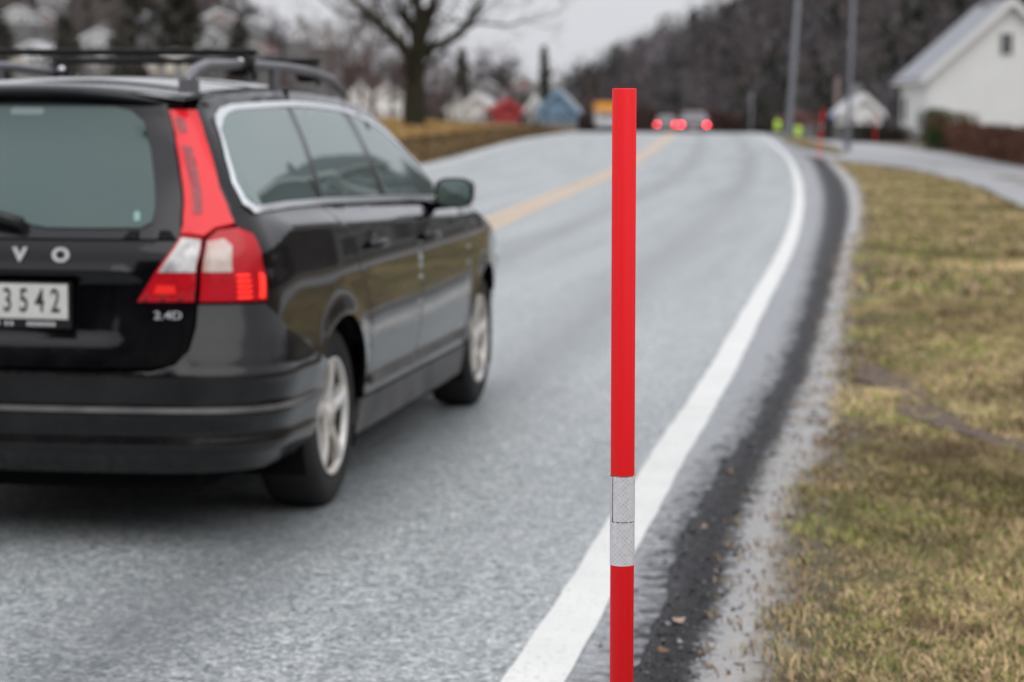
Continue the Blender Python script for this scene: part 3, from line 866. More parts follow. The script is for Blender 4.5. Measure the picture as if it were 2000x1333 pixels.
# wheel housings
for yc in (AR, AF):
    for sgn in (1, -1):
        w = MB(); prof = []
        m = 18
        v = [];
        for i in range(m + 1):
            t = R(-25 + 230*i/m)
            for x in (.60, .875): v.append((sgn*x, yc + (RAD+.012)*math.cos(t), .325 + (RAD+.012)*math.sin(t)))
        f = [(2*i, 2*i+1, 2*i+3, 2*i+2) for i in range(m)]
        w.add(v, f, True)
        w.add([(sgn*.60, yc, .325)] + [(sgn*.60, yc + (RAD+.012)*math.cos(R(-25+230*i/m)), .325 + (RAD+.012)*math.sin(R(-25+230*i/m))) for i in range(m+1)], [(0, i+1, i+2) for i in range(m)])
        w.build('wheel_housing', matte, CAR)

# --- painted panels
top_r = [Yq(y, ZTOP(y) - .004) for y in np.linspace(.62, 3.60, 34)]
quarter = [(1.715, .803), (1.748, .907), (1.717, .976), (1.642, 1.031), (1.46, 1.053), (1.385, 1.171), (1.51, 1.336), (1.665, 1.43), (1.75, 1.448)] + top_r[:10] + \
    [Yq(1.36, 1.40), Yq(1.26, 1.25), Yq(1.115, 1.086), Yq(1.17, .98), Yq(1.30, .85), Yq(1.415, .72)] + \
    [Yq(y, z) for y, z in arc(AR, RAD, 68, 148, 12)] + [Yq(.60, .58), (1.95, .68)]
# start of the arc must follow the door's edge down to the housing
quarter = [(1.715, .803), (1.748, .907), (1.717, .976), (1.642, 1.031), (1.46, 1.053), (1.385, 1.171), (1.51, 1.336), (1.665, 1.43), (1.75, 1.448)] + top_r[:10] + \
    [Yq(1.38, 1.42), Yq(1.26, 1.25), Yq(1.115, 1.086), Yq(1.17, .98), Yq(1.29, .86), Yq(1.40, .75), Yq(1.478, .62), Yq(1.495, .48), Yq(1.497, .36)] + \
    [Yq(y, z) for y, z in arc(AR, RAD, 6, 140, 16)] + [Yq(.66, .60), (2.02, .70)]
def flare(u, z):
    y = S(u, z)[1]; r = math.hypot(y - AR, z - .325); r2 = math.hypot(y - AF, z - .325)
    return .012 * math.exp(-((r - RAD) / .05) ** 2) + .012 * math.exp(-((r2 - RAD) / .05) ** 2)
panel('quarter_panel', quarter, paint, off=flare, d=.05, dzz=.017)
rdoor = [(1.125, 1.082), (1.18, .98), (1.30, .86), (1.41, .75), (1.488, .62), (1.505, .48), (1.507, .345), (2.335, .345), (2.362, .55), (2.372, .80), (2.372, 1.04), (1.75, 1.06)]
panel('rear_door', [Yq(*p) for p in rdoor], paint, d=.07, dzz=.015)
fdoor = [(2.345, .345), (2.372, .55), (2.382, .80), (2.382, 1.04), (2.9, 1.02), (3.36, 1.005), (3.41, .85), (3.43, .6), (3.42, .345)]
panel('front_door', [Yq(*p) for p in fdoor], paint, d=.07, dzz=.015)
railp = [Yq(1.39, 1.42)] + [top_r[i] for i in range(10, 34)] + [Yq(3.60, 1.04), Yq(3.30, 1.02), Yq(2.9, 1.03), Yq(2.38, 1.045), Yq(1.75, 1.065), Yq(1.13, 1.09), Yq(1.27, 1.25)]
panel('side_frame', railp, paint)
fend = [Yq(*p) for p in [(3.43, .345)] + [(y, z) for y, z in arc(AF, RAD, 174, 36, 16)] + [(4.28, .60), (4.36, .66), (4.50, .72)]] + [Yq(y, ZTOP(y) - .006) for y in (4.45, 4.2, 4.0, 3.8, 3.62)] + [Yq(*p) for p in [(3.37, 1.0), (3.42, .85), (3.44, .6)]]
panel('front_wing', fend, paint, off=flare, d=.05)
fb = [Yq(y, z) for y, z in arc(AF, RAD, 34, -18, 8)] + [Yq(4.30, .20), Yq(4.79, .20), Yq(4.79, .66), Yq(4.52, .70), Yq(4.36, .64), Yq(4.28, .58)]
panel('front_bumper_side', fb, paint)
sill = [Yq(*p) for p in [(1.44, .20), (3.50, .20), (3.49, .335), (1.435, .335)]]
panel('sill', sill, dirty, off=.006)
panel('door_moulding', [Yq(*p) for p in [(1.515, .385), (2.335, .385), (2.345, .425), (1.515, .425)]], dirty, off=lambda u, z: .006 + .010*(.425 - z)/.04, rim=.012, dzz=.012)
panel('door_moulding', [Yq(*p) for p in [(2.355, .385), (3.40, .385), (3.41, .425), (2.36, .425)]], dirty, off=lambda u, z: .006 + .010*(.425 - z)/.04, rim=.012, dzz=.012)
# rear bumper in one piece round both corners
bump_low = [Yq(.62, .235), (1.6, .225), (.8, .225), (.3, .225)]
rb_r = [(.3, .590), (.55, .590), (.92, .594), (1.04, .612), (1.10, .652), (1.118, .731), (1.108, .803), (1.70, .803), (2.03, .693), Yq(.665, .59)] + [Yq(y, z) for y, z in arc(AR, RAD, 141, 188, 6)] + [Yq(.67, .245), (1.6, .250), (.8, .250), (.3, .250)]
bumper_poly = rb_r + [(-a, b_) for a, b_ in reversed(rb_r)]
bumper = panel('rear_bumper', bumper_poly, bumper_paint, off=boff, rim=.03, twin=False, d=.07, dzz=.0135)
for a_, b_, c_, d__ in ((.465, .482, .055, 0), (.362, .380, .06, 0)):
    L = [(0, b_), (1.0, b_), (2.2, b_), Yq(.66, b_), Yq(.66, a_), (2.2, a_), (1.0, a_), (0, a_)]
# dusty rubbing strip on the upper moulding
for z0, z1 in ((.467, .482),):
    L = [(.2, z1), (1.0, z1), (2.1, z1), Yq(.64, z1), Yq(.64, z0), (2.1, z0), (1.0, z0), (.2, z0)]
    panel('bumper_moulding', L + [(-p[0], p[1]) for p in reversed(L)], dirty, parent=bumper, off=lambda u, z: boff(u, z) + .003, rim=.006, twin=False, d=.05, dzz=.008)
# tailgate: lower painted half with grip and plate recess, upper black half round the glass
def goff(u, z):
    a = abs(u)
    grip = .020 * math.exp(-((z - .905) / .012) ** 2) * (1 - min(max((a - .66) / .1, 0), 1))
    rec = -.020 * (1 - min(max((a - .60) / .12, 0), 1)) * (min(max((.895 - z) / .012, 0), 1)) * (min(max((z - .675) / .03, 0), 1))
    return grip + rec
gl = [(.5, 1.004), (.93, 1.006)] + lower_gate_r[1:]
tail = panel('tailgate', gl + [(-a, b_) for a, b_ in reversed(gl)], paint, off=goff, twin=False, d=.06, dzz=.0155)
gu = [(.0, 1.488), (.4, 1.484), (.75, 1.470), (1.0, 1.450)] + gate_r + [(.925, 1.014), (.5, 1.012), (0, 1.012)]
upg = panel('tailgate_frame', gu + [(-a, b_) for a, b_ in reversed(gu[1:-1])], blackgloss, off=-.002, twin=False, d=.07)
gr = [(0, 1.442), (.352, 1.442), (.595, 1.439), (.746, 1.424), (.817, 1.386), (.818, 1.302), (.81, 1.186), (.808, 1.104), (.792, 1.064), (.734, 1.046), (.491, 1.043), (.244, 1.043), (.163, 1.051), (.095, 1.067), (.02, 1.078)]
rg = panel('rear_window', gr + [(-a, b_) for a, b_ in reversed(gr[1:-1])], glass, off=.004, rim=.006, twin=False, d=.09, dzz=.05)
panel('high_brake_lamp', [(0, 1.431), (.107, 1.431), (.128, 1.421), (.108, 1.407), (0, 1.407), (-.108, 1.407), (-.128, 1.421), (-.107, 1.431)], M('dull_lamp_lens', (.24, .30, .30), .2), parent=rg, off=.007, rim=.004, twin=False)
panel('window_sticker', [(.700, 1.066), (.730, 1.066), (.733, 1.090), (.715, 1.099), (.700, 1.090)], M('pale_sticker', (.25, .42, .40), .5), parent=rg, off=.006, rim=.001, twin=False)
w = MB(); w.tube([off_pt(-.62, 1.075, .02), off_pt(-.3, 1.072, .03), off_pt(0.0, 1.060, .035), off_pt(.12, 1.045, .02)], [.007, .010, .020, .022], 8)
w.build('wiper', black, rg)
# lamps
def lamp(poly, name, mat, off=.006, rim=.02, **k): return panel(name, poly, mat, off=off, rim=rim, d=.05, dzz=.03, **k)
strip_ = lamp([(1.048, 1.427), (1.645, 1.426), (1.499, 1.336), (1.378, 1.171), (1.443, 1.062), (1.203, 1.048), (1.082, 1.022), (.936, 1.030), (.953, 1.057), (.962, 1.121), (.968, 1.211), (.986, 1.319)], 'tail_lamp_strip', red_strip)
lamp([(1.036, 1.306), (1.175, 1.306), (1.103, 1.089), (1.015, 1.089)], 'reflector', red_dark, .0085, .001, parent=strip_)
lamp([(1.08, 1.40), (1.25, 1.40), (1.2, 1.35), (1.07, 1.35)], 'reflector', red_dark, .0085, .001, parent=strip_)
inner = lamp([(.934, 1.021), (1.070, 1.010), (1.082, .813), (.770, .811), (.848, .911)], 'inner_tail_lamp', red_lens)
lamp([(.94, 1.012), (1.058, 1.006), (1.070, .908), (.862, .906), (.902, .96)], 'reversing_lamp', clear_lens, .0095, .004, parent=inner)
lamp([(.862, .866), (.954, .864), (.966, .838), (.850, .838)], 'tail_bulb', led_dim, .0095, .002, parent=inner)
outer = lamp([(1.108, 1.007), (1.218, 1.037), (1.454, 1.045), (1.631, 1.024), (1.705, .972), (1.735, .905), (1.702, .813), (1.116, .813)], 'outer_tail_lamp', red_lens, .008)
lamp([(1.118, 1.000), (1.27, 1.010), (1.350, .988), (1.370, .908), (1.124, .908)], 'indicator_lamp', amber_lens, .0115, .004, parent=outer)
for i in range(5):
    z = .822 + i*.0175
    lamp([(1.40, z), (1.53, z), (1.545, z + .008), (1.405, z + .008)], 'led_bar', led_on, .0115, .002, parent=outer)
lamp([(1.615, .822), (1.672, .820), (1.712, .895), (1.650, .905)], 'tail_bulb', led_on, .0115, .002, parent=outer)
# bl_ = panel('bumper_reflector', [(1.30, .405), (1.52, .405), (1.52, .43), (1.30, .43)], red_dark, parent=bumper, off=lambda u, z: boff(u, z) + .003, rim=.004, twin=False)

# --- side windows: black surround, bright frame, three panes
def wtop(y, d): return ZTOP(y) - d
ytop = [.70, .95, 1.2, 1.5, 1.8, 2.1, 2.4, 2.65, 2.85, 3.0, 3.12, 3.25]
tdl = lambda y: .055 + .03 * max(0, min(1, (y - 2.3) / .6)) 
outr = [(1.835, 1.088), (1.655, 1.118), (1.612, 1.186), (1.715, 1.269), (1.905, 1.353), (2.03, 1.408), (2.105, 1.432), (2.21, 1.444)]
fr_top = [Yq(y, wtop(y, .045 + .02 * max(0, min(1, (y-2.2)/.6)))) for y in (.95, 1.2, 1.5, 1.8, 2.1, 2.4, 2.65, 2.85, 3.0, 3.12)]
fr_bot = [Yq(y, z) for y, z in ((3.38, 1.022), (3.05, 1.028), (2.4, 1.052), (1.8, 1.070), (1.2, 1.088), (.7, 1.094))]
fr_out = outr[1:] + fr_top + fr_bot + [outr[0]]
innr = [(1.90, 1.110), (1.735, 1.135), (1.70, 1.190), (1.80, 1.265), (1.975, 1.345), (2.085, 1.398), (2.150, 1.416), (2.24, 1.426)]
fi_top = [Yq(y, wtop(y, .065 + .022 * max(0, min(1, (y-2.2)/.6)))) for y in (.98, 1.2, 1.5, 1.8, 2.1, 2.4, 2.65, 2.85, 2.98, 3.08)]
fi_bot = [Yq(y, z) for y, z in ((3.30, 1.044), (3.05, 1.048), (2.4, 1.073), (1.8, 1.091), (1.2, 1.108), (.7, 1.115))]
fr_in = innr[1:] + fi_top + fi_bot + [innr[0]]
sur = panel('window_surround', fr_out, blackgloss, off=.003, rim=.004)
panel('window_frame_trim', fr_out, chrome, parent=sur, off=.009, rim=.008, holes=[fr_in], d=.03, dzz=.015)
gq = innr[1:] + [Yq(y, wtop(y, .066)) for y in (.98, 1.2, 1.345)] + [Yq(1.26, 1.31), Yq(1.16, 1.19), Yq(1.065, 1.113), Yq(.7, 1.118), innr[0]]
panel('window_pane', gq, glass_side, parent=sur, off=.006, rim=.003)
gm = [Yq(1.41, wtop(1.41, .066)), Yq(1.8, wtop(1.8, .066)), Yq(2.13, wtop(2.13, .067)), Yq(2.12, 1.30), Yq(2.075, 1.16), Yq(2.05, 1.086), Yq(1.8, 1.094), Yq(1.155, 1.112), Yq(1.24, 1.2), Yq(1.34, 1.32)]
panel('window_pane', gm, glass_side, parent=sur, off=.006, rim=.003)
gf_ = [Yq(2.24, wtop(2.24, .068)), Yq(2.4, wtop(2.4, .073)), Yq(2.65, wtop(2.65, .082)), Yq(2.85, wtop(2.85, .087)), Yq(3.0, wtop(3.0, .088)), Yq(3.22, 1.10), Yq(3.2, 1.050), Yq(2.4, 1.077), Yq(2.16, 1.083), Yq(2.20, 1.2), Yq(2.235, 1.34)]
panel('window_pane', gf_, glass_side, parent=sur, off=.006, rim=.003)
# handles
for y, z in ((1.47, .925), (2.42, .905)):
    for sgn in (1, -1):
        h = MB(); p = S(uy(y, z), z); x = p[0]
        h.tube([(x + .002, y - .01, z), (x + .028, y + .02, z), (x + .034, y + .10, z), (x + .028, y + .18, z), (x + .002, y + .21, z)], [.012, .014, .014, .014, .012], 10, flat=1.3)
        h.lathe([(0, .002), (.038, .0015), (.042, -.004)], 18, 'x', (x + .001, y + .10, z - .004))
        if sgn < 0: h.v = [(-a, b_, c) for a, b_, c in h.v]; h.f = [tuple(reversed(q)) for q in h.f]
        h.build('door_handle', blackgloss, CAR)

# --- roof, spoiler, screen, bonnet
def topz(xh, y): return ZTOP(y) + CROWN(y) * (1 - abs(xh) ** 2.2)
def top_sheet(name, ya, yb, ny_, mat, x0=-1, x1=1, nx_=16, off=0.0, inset=0.0, smooth=True):
    v = []; f = []
    for j in range(ny_ + 1):
        y = ya + (yb - ya) * j / ny_
        for i in range(nx_ + 1):
            xh = x0 + (x1 - x0) * i / nx_
            v.append((xh * (XE(y) - inset), y, topz(xh, y) + off))
    for j in range(ny_):
        for i in range(nx_):
            q = j * (nx_ + 1) + i
            f.append((q, q + 1, q + nx_ + 2, q + nx_ + 1))
    return mesh(name, v, f, mat, CAR, smooth)
top_sheet('roof', .42, 2.62, 26, paint, off=.0)
top_sheet('windscreen', 2.64, 3.68, 18, glass, inset=.03)
top_sheet('bonnet', 3.72, 4.79, 16, paint)
ds = MB()
for sgn in (1, -1):
    ds.tube([(sgn * (XE(y) - .022), y, ZTOP(y) + .004) for y in np.linspace(.50, 2.6, 16)], .006, 6)
ds.build('roof_seal', black, CAR)
v = []; f = []; nxs = 24
for i in range(nxs + 1):
    xh = -1 + 2 * i / nxs; x = xh * .52; ed = 1 - abs(xh) ** 6; zt = topz(xh * .96, .46)
    back = .035 * ed
    for (y, z) in ((.66, topz(xh * .93, .66) + .004), (.50, zt + .010), (.425 - back, zt - .008 + .006*ed), (.408 - back, zt - .020), (.412 - back, zt - .032), (.47, zt - .050)):
        v.append((x, y + .05 * xh * xh * 1.2, z))
for i in range(nxs):
    for j in range(5):
        q = i * 6 + j
        f.append((q, q + 1, q + 7, q + 6))
sp = mesh('roof_spoiler', v, [tuple(reversed(q)) for q in f], paint, CAR, True)
# front end
v = []; f = []
for j in range(9):
    z = .20 + (.71 - .20) * j / 8
    for i in range(17):
        xh = -1 + 2 * i / 16; xx = side_x(4.79, z)
        v.append((xh * xx, 4.79 + .09 * (1 - abs(xh) ** 2.5) * (1 - .25 * (j / 8)), z))
for j in range(8):
    for i in range(16):
        q = j * 17 + i; f.append((q + 1, q, q + 17, q + 18))
mesh('front_bumper', v, f, paint, CAR, True)
g_ = MB(); g_.box(-.36, .36, 4.875, 4.89, .50, .68)
gg = g_.build('grille', black, CAR)
for k in range(9):
    q = MB(); q.box(-.32 + k*.076, -.305 + k*.076, 4.888, 4.897, .51, .67); q.build('grille_bar', chrome, gg)
panel('headlamp', [Yq(*p) for p in [(4.42, .70), (4.50, .64), (4.78, .60), (4.78, .68), (4.6, .74)]], clear_lens, off=.005)

# --- mirrors
for sgn in (1, -1):
    mb = MB()
    cx, cy, cz = .995, 2.74, 1.078
    prof = []
    m = 20; v = []; rings = [(-.055, 1.0), (-.050, 1.03), (-.02, 1.05), (.03, .98), (.07, .78), (.095, .42), (.10, .02)]
    for yy, sc in rings:
        for k in range(m):
            t = 2*math.pi*k/m; c, s_ = math.cos(t), math.sin(t)
            rx = .080 * abs(c)**.62 * (1 if c > 0 else -1); rz = .064 * abs(s_)**.62 * (1 if s_ > 0 else -1)
            v.append((cx + rx*sc + (.012 if c > 0 else 0)*(1-sc), cy + yy + .12*(rx), cz + rz*sc))
    f = []
    for j in range(len(rings)-1):
        for k in range(m): f.append((j*m+k, j*m+(k+1) % m, (j+1)*m+(k+1) % m, (j+1)*m+k))
    mb.add(v, [tuple(reversed(q)) for q in f], True)
    mb.tube([(.85, 2.86, 1.02), (.90, 2.80, 1.025), (.95, 2.76, 1.035)], [.035, .026, .03], 10)
    mb2 = MB(); ctr = (cx, cy - .050, cz)
    ring = [(p[0]*1.0, p[1]+.004, p[2]) for p in v[:m]]
    ring = [(cx + (p[0]-cx)*.90, cy - .052 + .12*(p[0]-cx)*.90, cz + (p[2]-cz)*.90) for p in v[:m]]
    mb2.add([ctr] + ring, [(0, k+1, (k+1) % m + 1) for k in range(m)])
    if sgn < 0:
        for q in (mb, mb2): q.v = [(-a, b_, c) for a, b_, c in q.v]; q.f = [tuple(reversed(w_)) for w_ in q.f]
    mo = mb.build('door_mirror', paint, CAR)
    mb2.build('mirror_glass', glass_side, mo)

# --- roof rails and cross bars
for sgn in (1, -1):
    rr_ = MB()
    pts = [(.43, 1.512), (.455, 1.532), (.52, 1.560), (.64, 1.580), (1.04, 1.592), (1.6, 1.592), (2.0, 1.580), (2.3, 1.552), (2.45, 1.515), (2.50, 1.488)]
    rr_.tube([(sgn*(XE(y)*.0 + .548 + .012*(y-.4)/2), y, z) for y, z in pts], [.013, .017, .018, .017, .015, .015, .015, .017, .016, .010], 10, flat=1.25)
    for y in (1.45,):
        rr_.box(sgn*.555-.012, sgn*.555+.012, y-.04, y+.04, 1.50, 1.59)
    rr_.box(sgn*.55-.02, sgn*.55+.02, .40, .50, 1.485, 1.53)
    rr_.build('roof_rail', rail_m, CAR, bevel=0)
for y, z, hw in ((1.08, 1.636, .595), (2.08, 1.626, .565)):
    cb = MB(); cb.box(-hw, hw, y-.018, y+.018, z-.012, z+.012)
    bar = cb.build('roof_bar', black, CAR, bevel=.004)
    for sgn in (1, -1):
        ft = MB(); x = sgn*(hw - .045)
        v = []
        for (dy, zz, wx) in ((-.045, z-.014, .045), (-.05, z-.05, .042), (-.035, z-.085, .03), (.035, z-.085, .03), (.05, z-.05, .042), (.045, z-.014, .045)):
            v += [(x-wx*1.2, y+dy, zz), (x+wx*.7, y+dy, zz)]
        f = [(2*i, 2*i+1, 2*i+3, 2*i+2) for i in range(5)] + [(0, 10, 11, 1)] + [tuple(2*i for i in range(6)), tuple(2*i+1 for i in reversed(range(6)))]
        ft.add(v, f, False)
        ft.tube([(x + sgn*.03, y, z-.03), (x + sgn*.042, y - .005, z-.10)], [.012, .009], 8)
        fo = ft.build('bar_foot', black, bar, bevel=.004)
        lk = MB(); lk.lathe([(0, .006), (.013, .005), (.015, -.004)], 16, 'y', (x, y-.052, z-.036)); lk.v = [(a, 2*(y-.052)-b_, c) for a, b_, c in lk.v]
        lk.build('lock', chrome, fo)

# --- wheels
def make_wheel(sgn, yc):
    e = MB(); xo = .885
    tp = [(.213, -.205), (.25, -.215), (.29, -.212), (.315, -.195), (.3255, -.16), (.3265, -.10), (.3255, -.04), (.315, -.010), (.292, .002), (.25, .004), (.216, -.008), (.208, -.02), (.206, -.19)]
    e.lathe([(r, xo + h) for r, h in tp], 56, 'x', (0, yc, .325), close=True)
    # tread grooves
    ty = e
    rim = MB()
    rim.lathe([(r, xo + h) for r, h in [(.214, -.006), (.216, .0), (.208, .001), (.200, -.006), (.197, -.022)]], 56, 'x', (0, yc, .325))
    face = MB()
    ns = 5
    for s in range(ns):
        a0 = 2*math.pi*s/ns + .32
        v = []
        st_ = [(.045, .046, -.020), (.08, .027, -.016), (.12, .022, -.010), (.16, .024, -.007), (.185, .031, -.007), (.204, .040, -.010)]
        for r, hw, dx in st_:
            for sd, dd in ((-1, -.03), (-1, 0), (-.35, .008), (.35, .008), (1, 0), (1, -.03)):
                yy = hw*sd
                v.append((xo + dx + dd, yc + r*math.cos(a0) - yy*math.sin(a0), .325 + r*math.sin(a0) + yy*math.cos(a0)))
        f = []
        for j in range(len(st_)-1):
            for k in range(5):
                f.append((j*6+k, j*6+k+1, (j+1)*6+k+1, (j+1)*6+k))
        face.add(v, f, False)
        face.add([(xo-.018, yc + .058*math.cos(a0+.63), .325 + .058*math.sin(a0+.63))], [])
    hub = MB()
    hub.lathe([(r, xo + h) for r, h in [(0, -.002), (.028, -.003), (.032, -.010), (.058, -.014), (.066, -.03), (.066, -.05)]], 28, 'x', (0, yc, .325))
    br = MB()
    br.lathe([(r, xo + h) for r, h in [(0, -.075), (.075, -.075), (.08, -.085), (.148, -.086), (.150, -.095), (.192, -.10), (.196, -.03), (.206, -.024)]], 36, 'x', (0, yc, .325))
    for q in (e, rim, face, hub, br):
        if sgn < 0: q.v = [(-a, b_, c) for a, b_, c in q.v]; q.f = [tuple(reversed(w_)) for w_ in q.f]
    # wheel: the tyre is the part, the rest hangs on it
    ob = e.build('wheel', rubber, CAR)
    rim.build('rim', alloy, ob); face.build('spokes', alloy, ob); hub.build('hub_cap', alloy, ob); br.build('brake_disc', disc_d, ob)
for yc in (AR, AF):
    for sgn in (1, -1): make_wheel(sgn, yc)
for yc, w_ in ((AR, .405), (AF, .395)):
    for sgn in (1, -1):
        q = MB(); v = []
        for i, (z, dy) in enumerate(((.42, .03), (.30, .01), (.22, .0), (.175, -.005))):
            for x in (.70, .80, .875): v += [(sgn*x, yc - w_ + dy + (.02 if x > .85 else 0), z)]
        f = [(j*3+k, j*3+k+1, (j+1)*3+k+1, (j+1)*3+k) for j in range(3) for k in range(2)]
        q.add(v, f, True); b0 = len(q.v)
        q.add([(a, b_+.008, c) for a, b_, c in v], [tuple(reversed(t)) for t in f], True)
        q.build('mud_flap', matte, CAR)

# --- number plate and lettering
def text_mesh(name, s, size, mat, parent, extrude=.001, loc=(0, 0, 0), rot=(math.pi/2, 0, 0), sx_=1.0, weight=0):
    cu = bpy.data.curves.new(name, 'FONT'); cu.body = s; cu.size = size; cu.extrude = extrude; cu.align_x = 'CENTER'; cu.align_y = 'CENTER'; cu.offset = weight
    t = bpy.data.objects.new('tmp', cu); scene.collection.objects.link(t)
    dg = bpy.context.evaluated_depsgraph_get()
    me = bpy.data.meshes.new_from_object(t.evaluated_get(dg))
    bpy.data.objects.remove(t)
    me.materials.clear()
    o = link(name, me, mat, parent)
    o.location = loc; o.rotation_euler = rot; o.scale = (sx_, 1, 1)
    return o
yp = .086
pf = MB(); pf.box(-.272, .268, yp - .004, yp + .012, .722, .873)
pfo = pf.build('plate_holder', black, CAR, bevel=.003)
pp = MB(); pp.box(-.262, .258, yp - .010, yp - .0045, .753, .866)
ppo = pp.build('number_plate', plate_m, CAR, bevel=.002)
for ch, x in (('3', .0535), ('5', .1095), ('4', .1640), ('2', .2170)):
    text_mesh('plate_character', ch, .108, ink, ppo, .0006, (x, yp - .0112, .8095), sx_=.62, weight=.0012)
for x, w_ in ((.01, .014), (.055, .018), (.165, .050)):
    m = max(1, int(w_ * 2 / .014))
    for i in range(m):
        q = MB(); xx = x - w_ + (i + .5) * 2 * w_ / m; q.box(xx - .005, xx + .005, yp - .006, yp - .0042, .730, .743); q.build('plate_holder_print', dial, pfo)
emb = [('V', .085), ('O', .223), ('L', -.053), ('O', -.191), ('V', -.329)]
for ch, x in emb:
    text_mesh('badge_letter', ch, .062, letter_m, CAR, .003, (x, rear_y(x, .957) - .006, .957), rot=(R(82), 0, .22 * x), sx_=1.15, weight=.0022)
x0 = S(.94, .770)
text_mesh('model_badge', '2.4D', .036, letter_m, CAR, .0015, (x0[0], x0[1] - .004, x0[2] - .002), rot=(R(84), 0, .20), sx_=1.3, weight=0)

# ================================================================= placing by bearing: a point seen in direction (px) at a given distance stands at that X
def at(px, d): return (px - 1000) / 4296.6 * d
def zat(py, d, px=1000): return CAM_H - (py - (px - 1000) * .006 - 216) / 4296.6 * d
def ground(x, y): return float(T(x, y))

# ================================================================= snow poles
pole_red = bpy.data.materials.new('red_pole_plastic'); pole_red.use_nodes = True
n, b = nodes(pole_red)
tc_ = N(n, 'ShaderNodeTexCoord')
mpn = N(n, 'ShaderNodeMapping'); mpn.inputs['Scale'].default_value = (90, 90, 1.2); n.links.new(tc_.outputs['Object'], mpn.inputs[0])
s1 = N(n, 'ShaderNodeTexNoise'); s1.inputs['Scale'].default_value = 1.5; s1.inputs['Detail'].default_value = 3; n.links.new(mpn.outputs[0], s1.inputs['Vector'])
s2 = N(n, 'ShaderNodeTexNoise'); s2.inputs['Scale'].default_value = 160; s2.inputs['Detail'].default_value = 5; n.links.new(tc_.outputs['Object'], s2.inputs['Vector'])
c_ = mixc(n, maprange(n, s1.outputs['Fac'], .35, .65), (.93, .011, .018), (.96, .015, .022))
c_ = mixc(n, maprange(n, s2.outputs['Fac'], .55, .75, 0, .2), c_, (.84, .012, .016))
n.links.new(c_, b.inputs['Base Color']); b.inputs['Roughness'].default_value = .55; b.inputs['Specular IOR Level'].default_value = .22
b.inputs['Subsurface Weight'].default_value = .12; b.inputs['Subsurface Radius'].default_value = (.01, .002, .002); b.inputs['Subsurface Scale'].default_value = .3
bp = N(n, 'ShaderNodeBump'); bp.inputs['Strength'].default_value = .04; bp.inputs['Distance'].default_value = .0005
n.links.new(s1.outputs['Fac'], bp.inputs['Height']); n.links.new(bp.outputs[0], b.inputs['Normal'])

tape = bpy.data.materials.new('reflective_tape'); tape.use_nodes = True
n, b = nodes(tape)
uvn = N(n, 'ShaderNodeUVMap'); uvn.uv_map = 'UVMap'
sx = N(n, 'ShaderNodeSeparateXYZ'); n.links.new(uvn.outputs[0], sx.inputs[0])
def lines(expr, width):
    fr = math_(n, 'FRACT', expr); d1 = math_(n, 'ABSOLUTE', math_(n, 'SUBTRACT', fr, .5))
    return maprange(n, d1, .5 - width, .5, 0, 1)
A_ = math_(n, 'MULTIPLY', math_(n, 'ADD', sx.outputs[0], sx.outputs[1]), 125)
B_ = math_(n, 'MULTIPLY', math_(n, 'SUBTRACT', sx.outputs[0], sx.outputs[1]), 125)
lat = math_(n, 'MAXIMUM', lines(A_, .14), lines(B_, .14))
mt = N(n, 'ShaderNodeTexNoise'); mt.inputs['Scale'].default_value = 110; mt.inputs['Detail'].default_value = 4; n.links.new(uvn.outputs[0], mt.inputs['Vector'])
cc = mixc(n, math_(n, 'MULTIPLY', lat, .8), (.66, .66, .70), (.96, .96, .98))
cc = mixc(n, maprange(n, mt.outputs['Fac'], .4, .65, 0, .8), cc, (.84, .84, .88))
# bright sealed cells down both sides of the strip
fr = math_(n, 'FRACT', math_(n, 'MULTIPLY', sx.outputs[1], 38))
cell = math_(n, 'MULTIPLY', math_(n, 'GREATER_THAN', fr, .52), math_(n, 'LESS_THAN', fr, .90))
col1 = math_(n, 'LESS_THAN', math_(n, 'ABSOLUTE', math_(n, 'SUBTRACT', sx.outputs[0], .0105)), .0018)
col2 = math_(n, 'LESS_THAN', math_(n, 'ABSOLUTE', math_(n, 'SUBTRACT', sx.outputs[0], -.0135)), .0018)
cell = math_(n, 'MULTIPLY', cell, math_(n, 'MAXIMUM', col1, col2))
cc = mixc(n, math_(n, 'MULTIPLY', cell, maprange(n, mt.outputs['Fac'], .4, .6, .1, .9)), cc, (.88, .88, .88))
n.links.new(cc, b.inputs['Base Color']); b.inputs['Roughness'].default_value = .3; b.inputs['Metallic'].default_value = .15
seam_m = M('grimy_seam', (.13, .05, .045), .7, noise=(120, .6, (.35, .28, .28)))

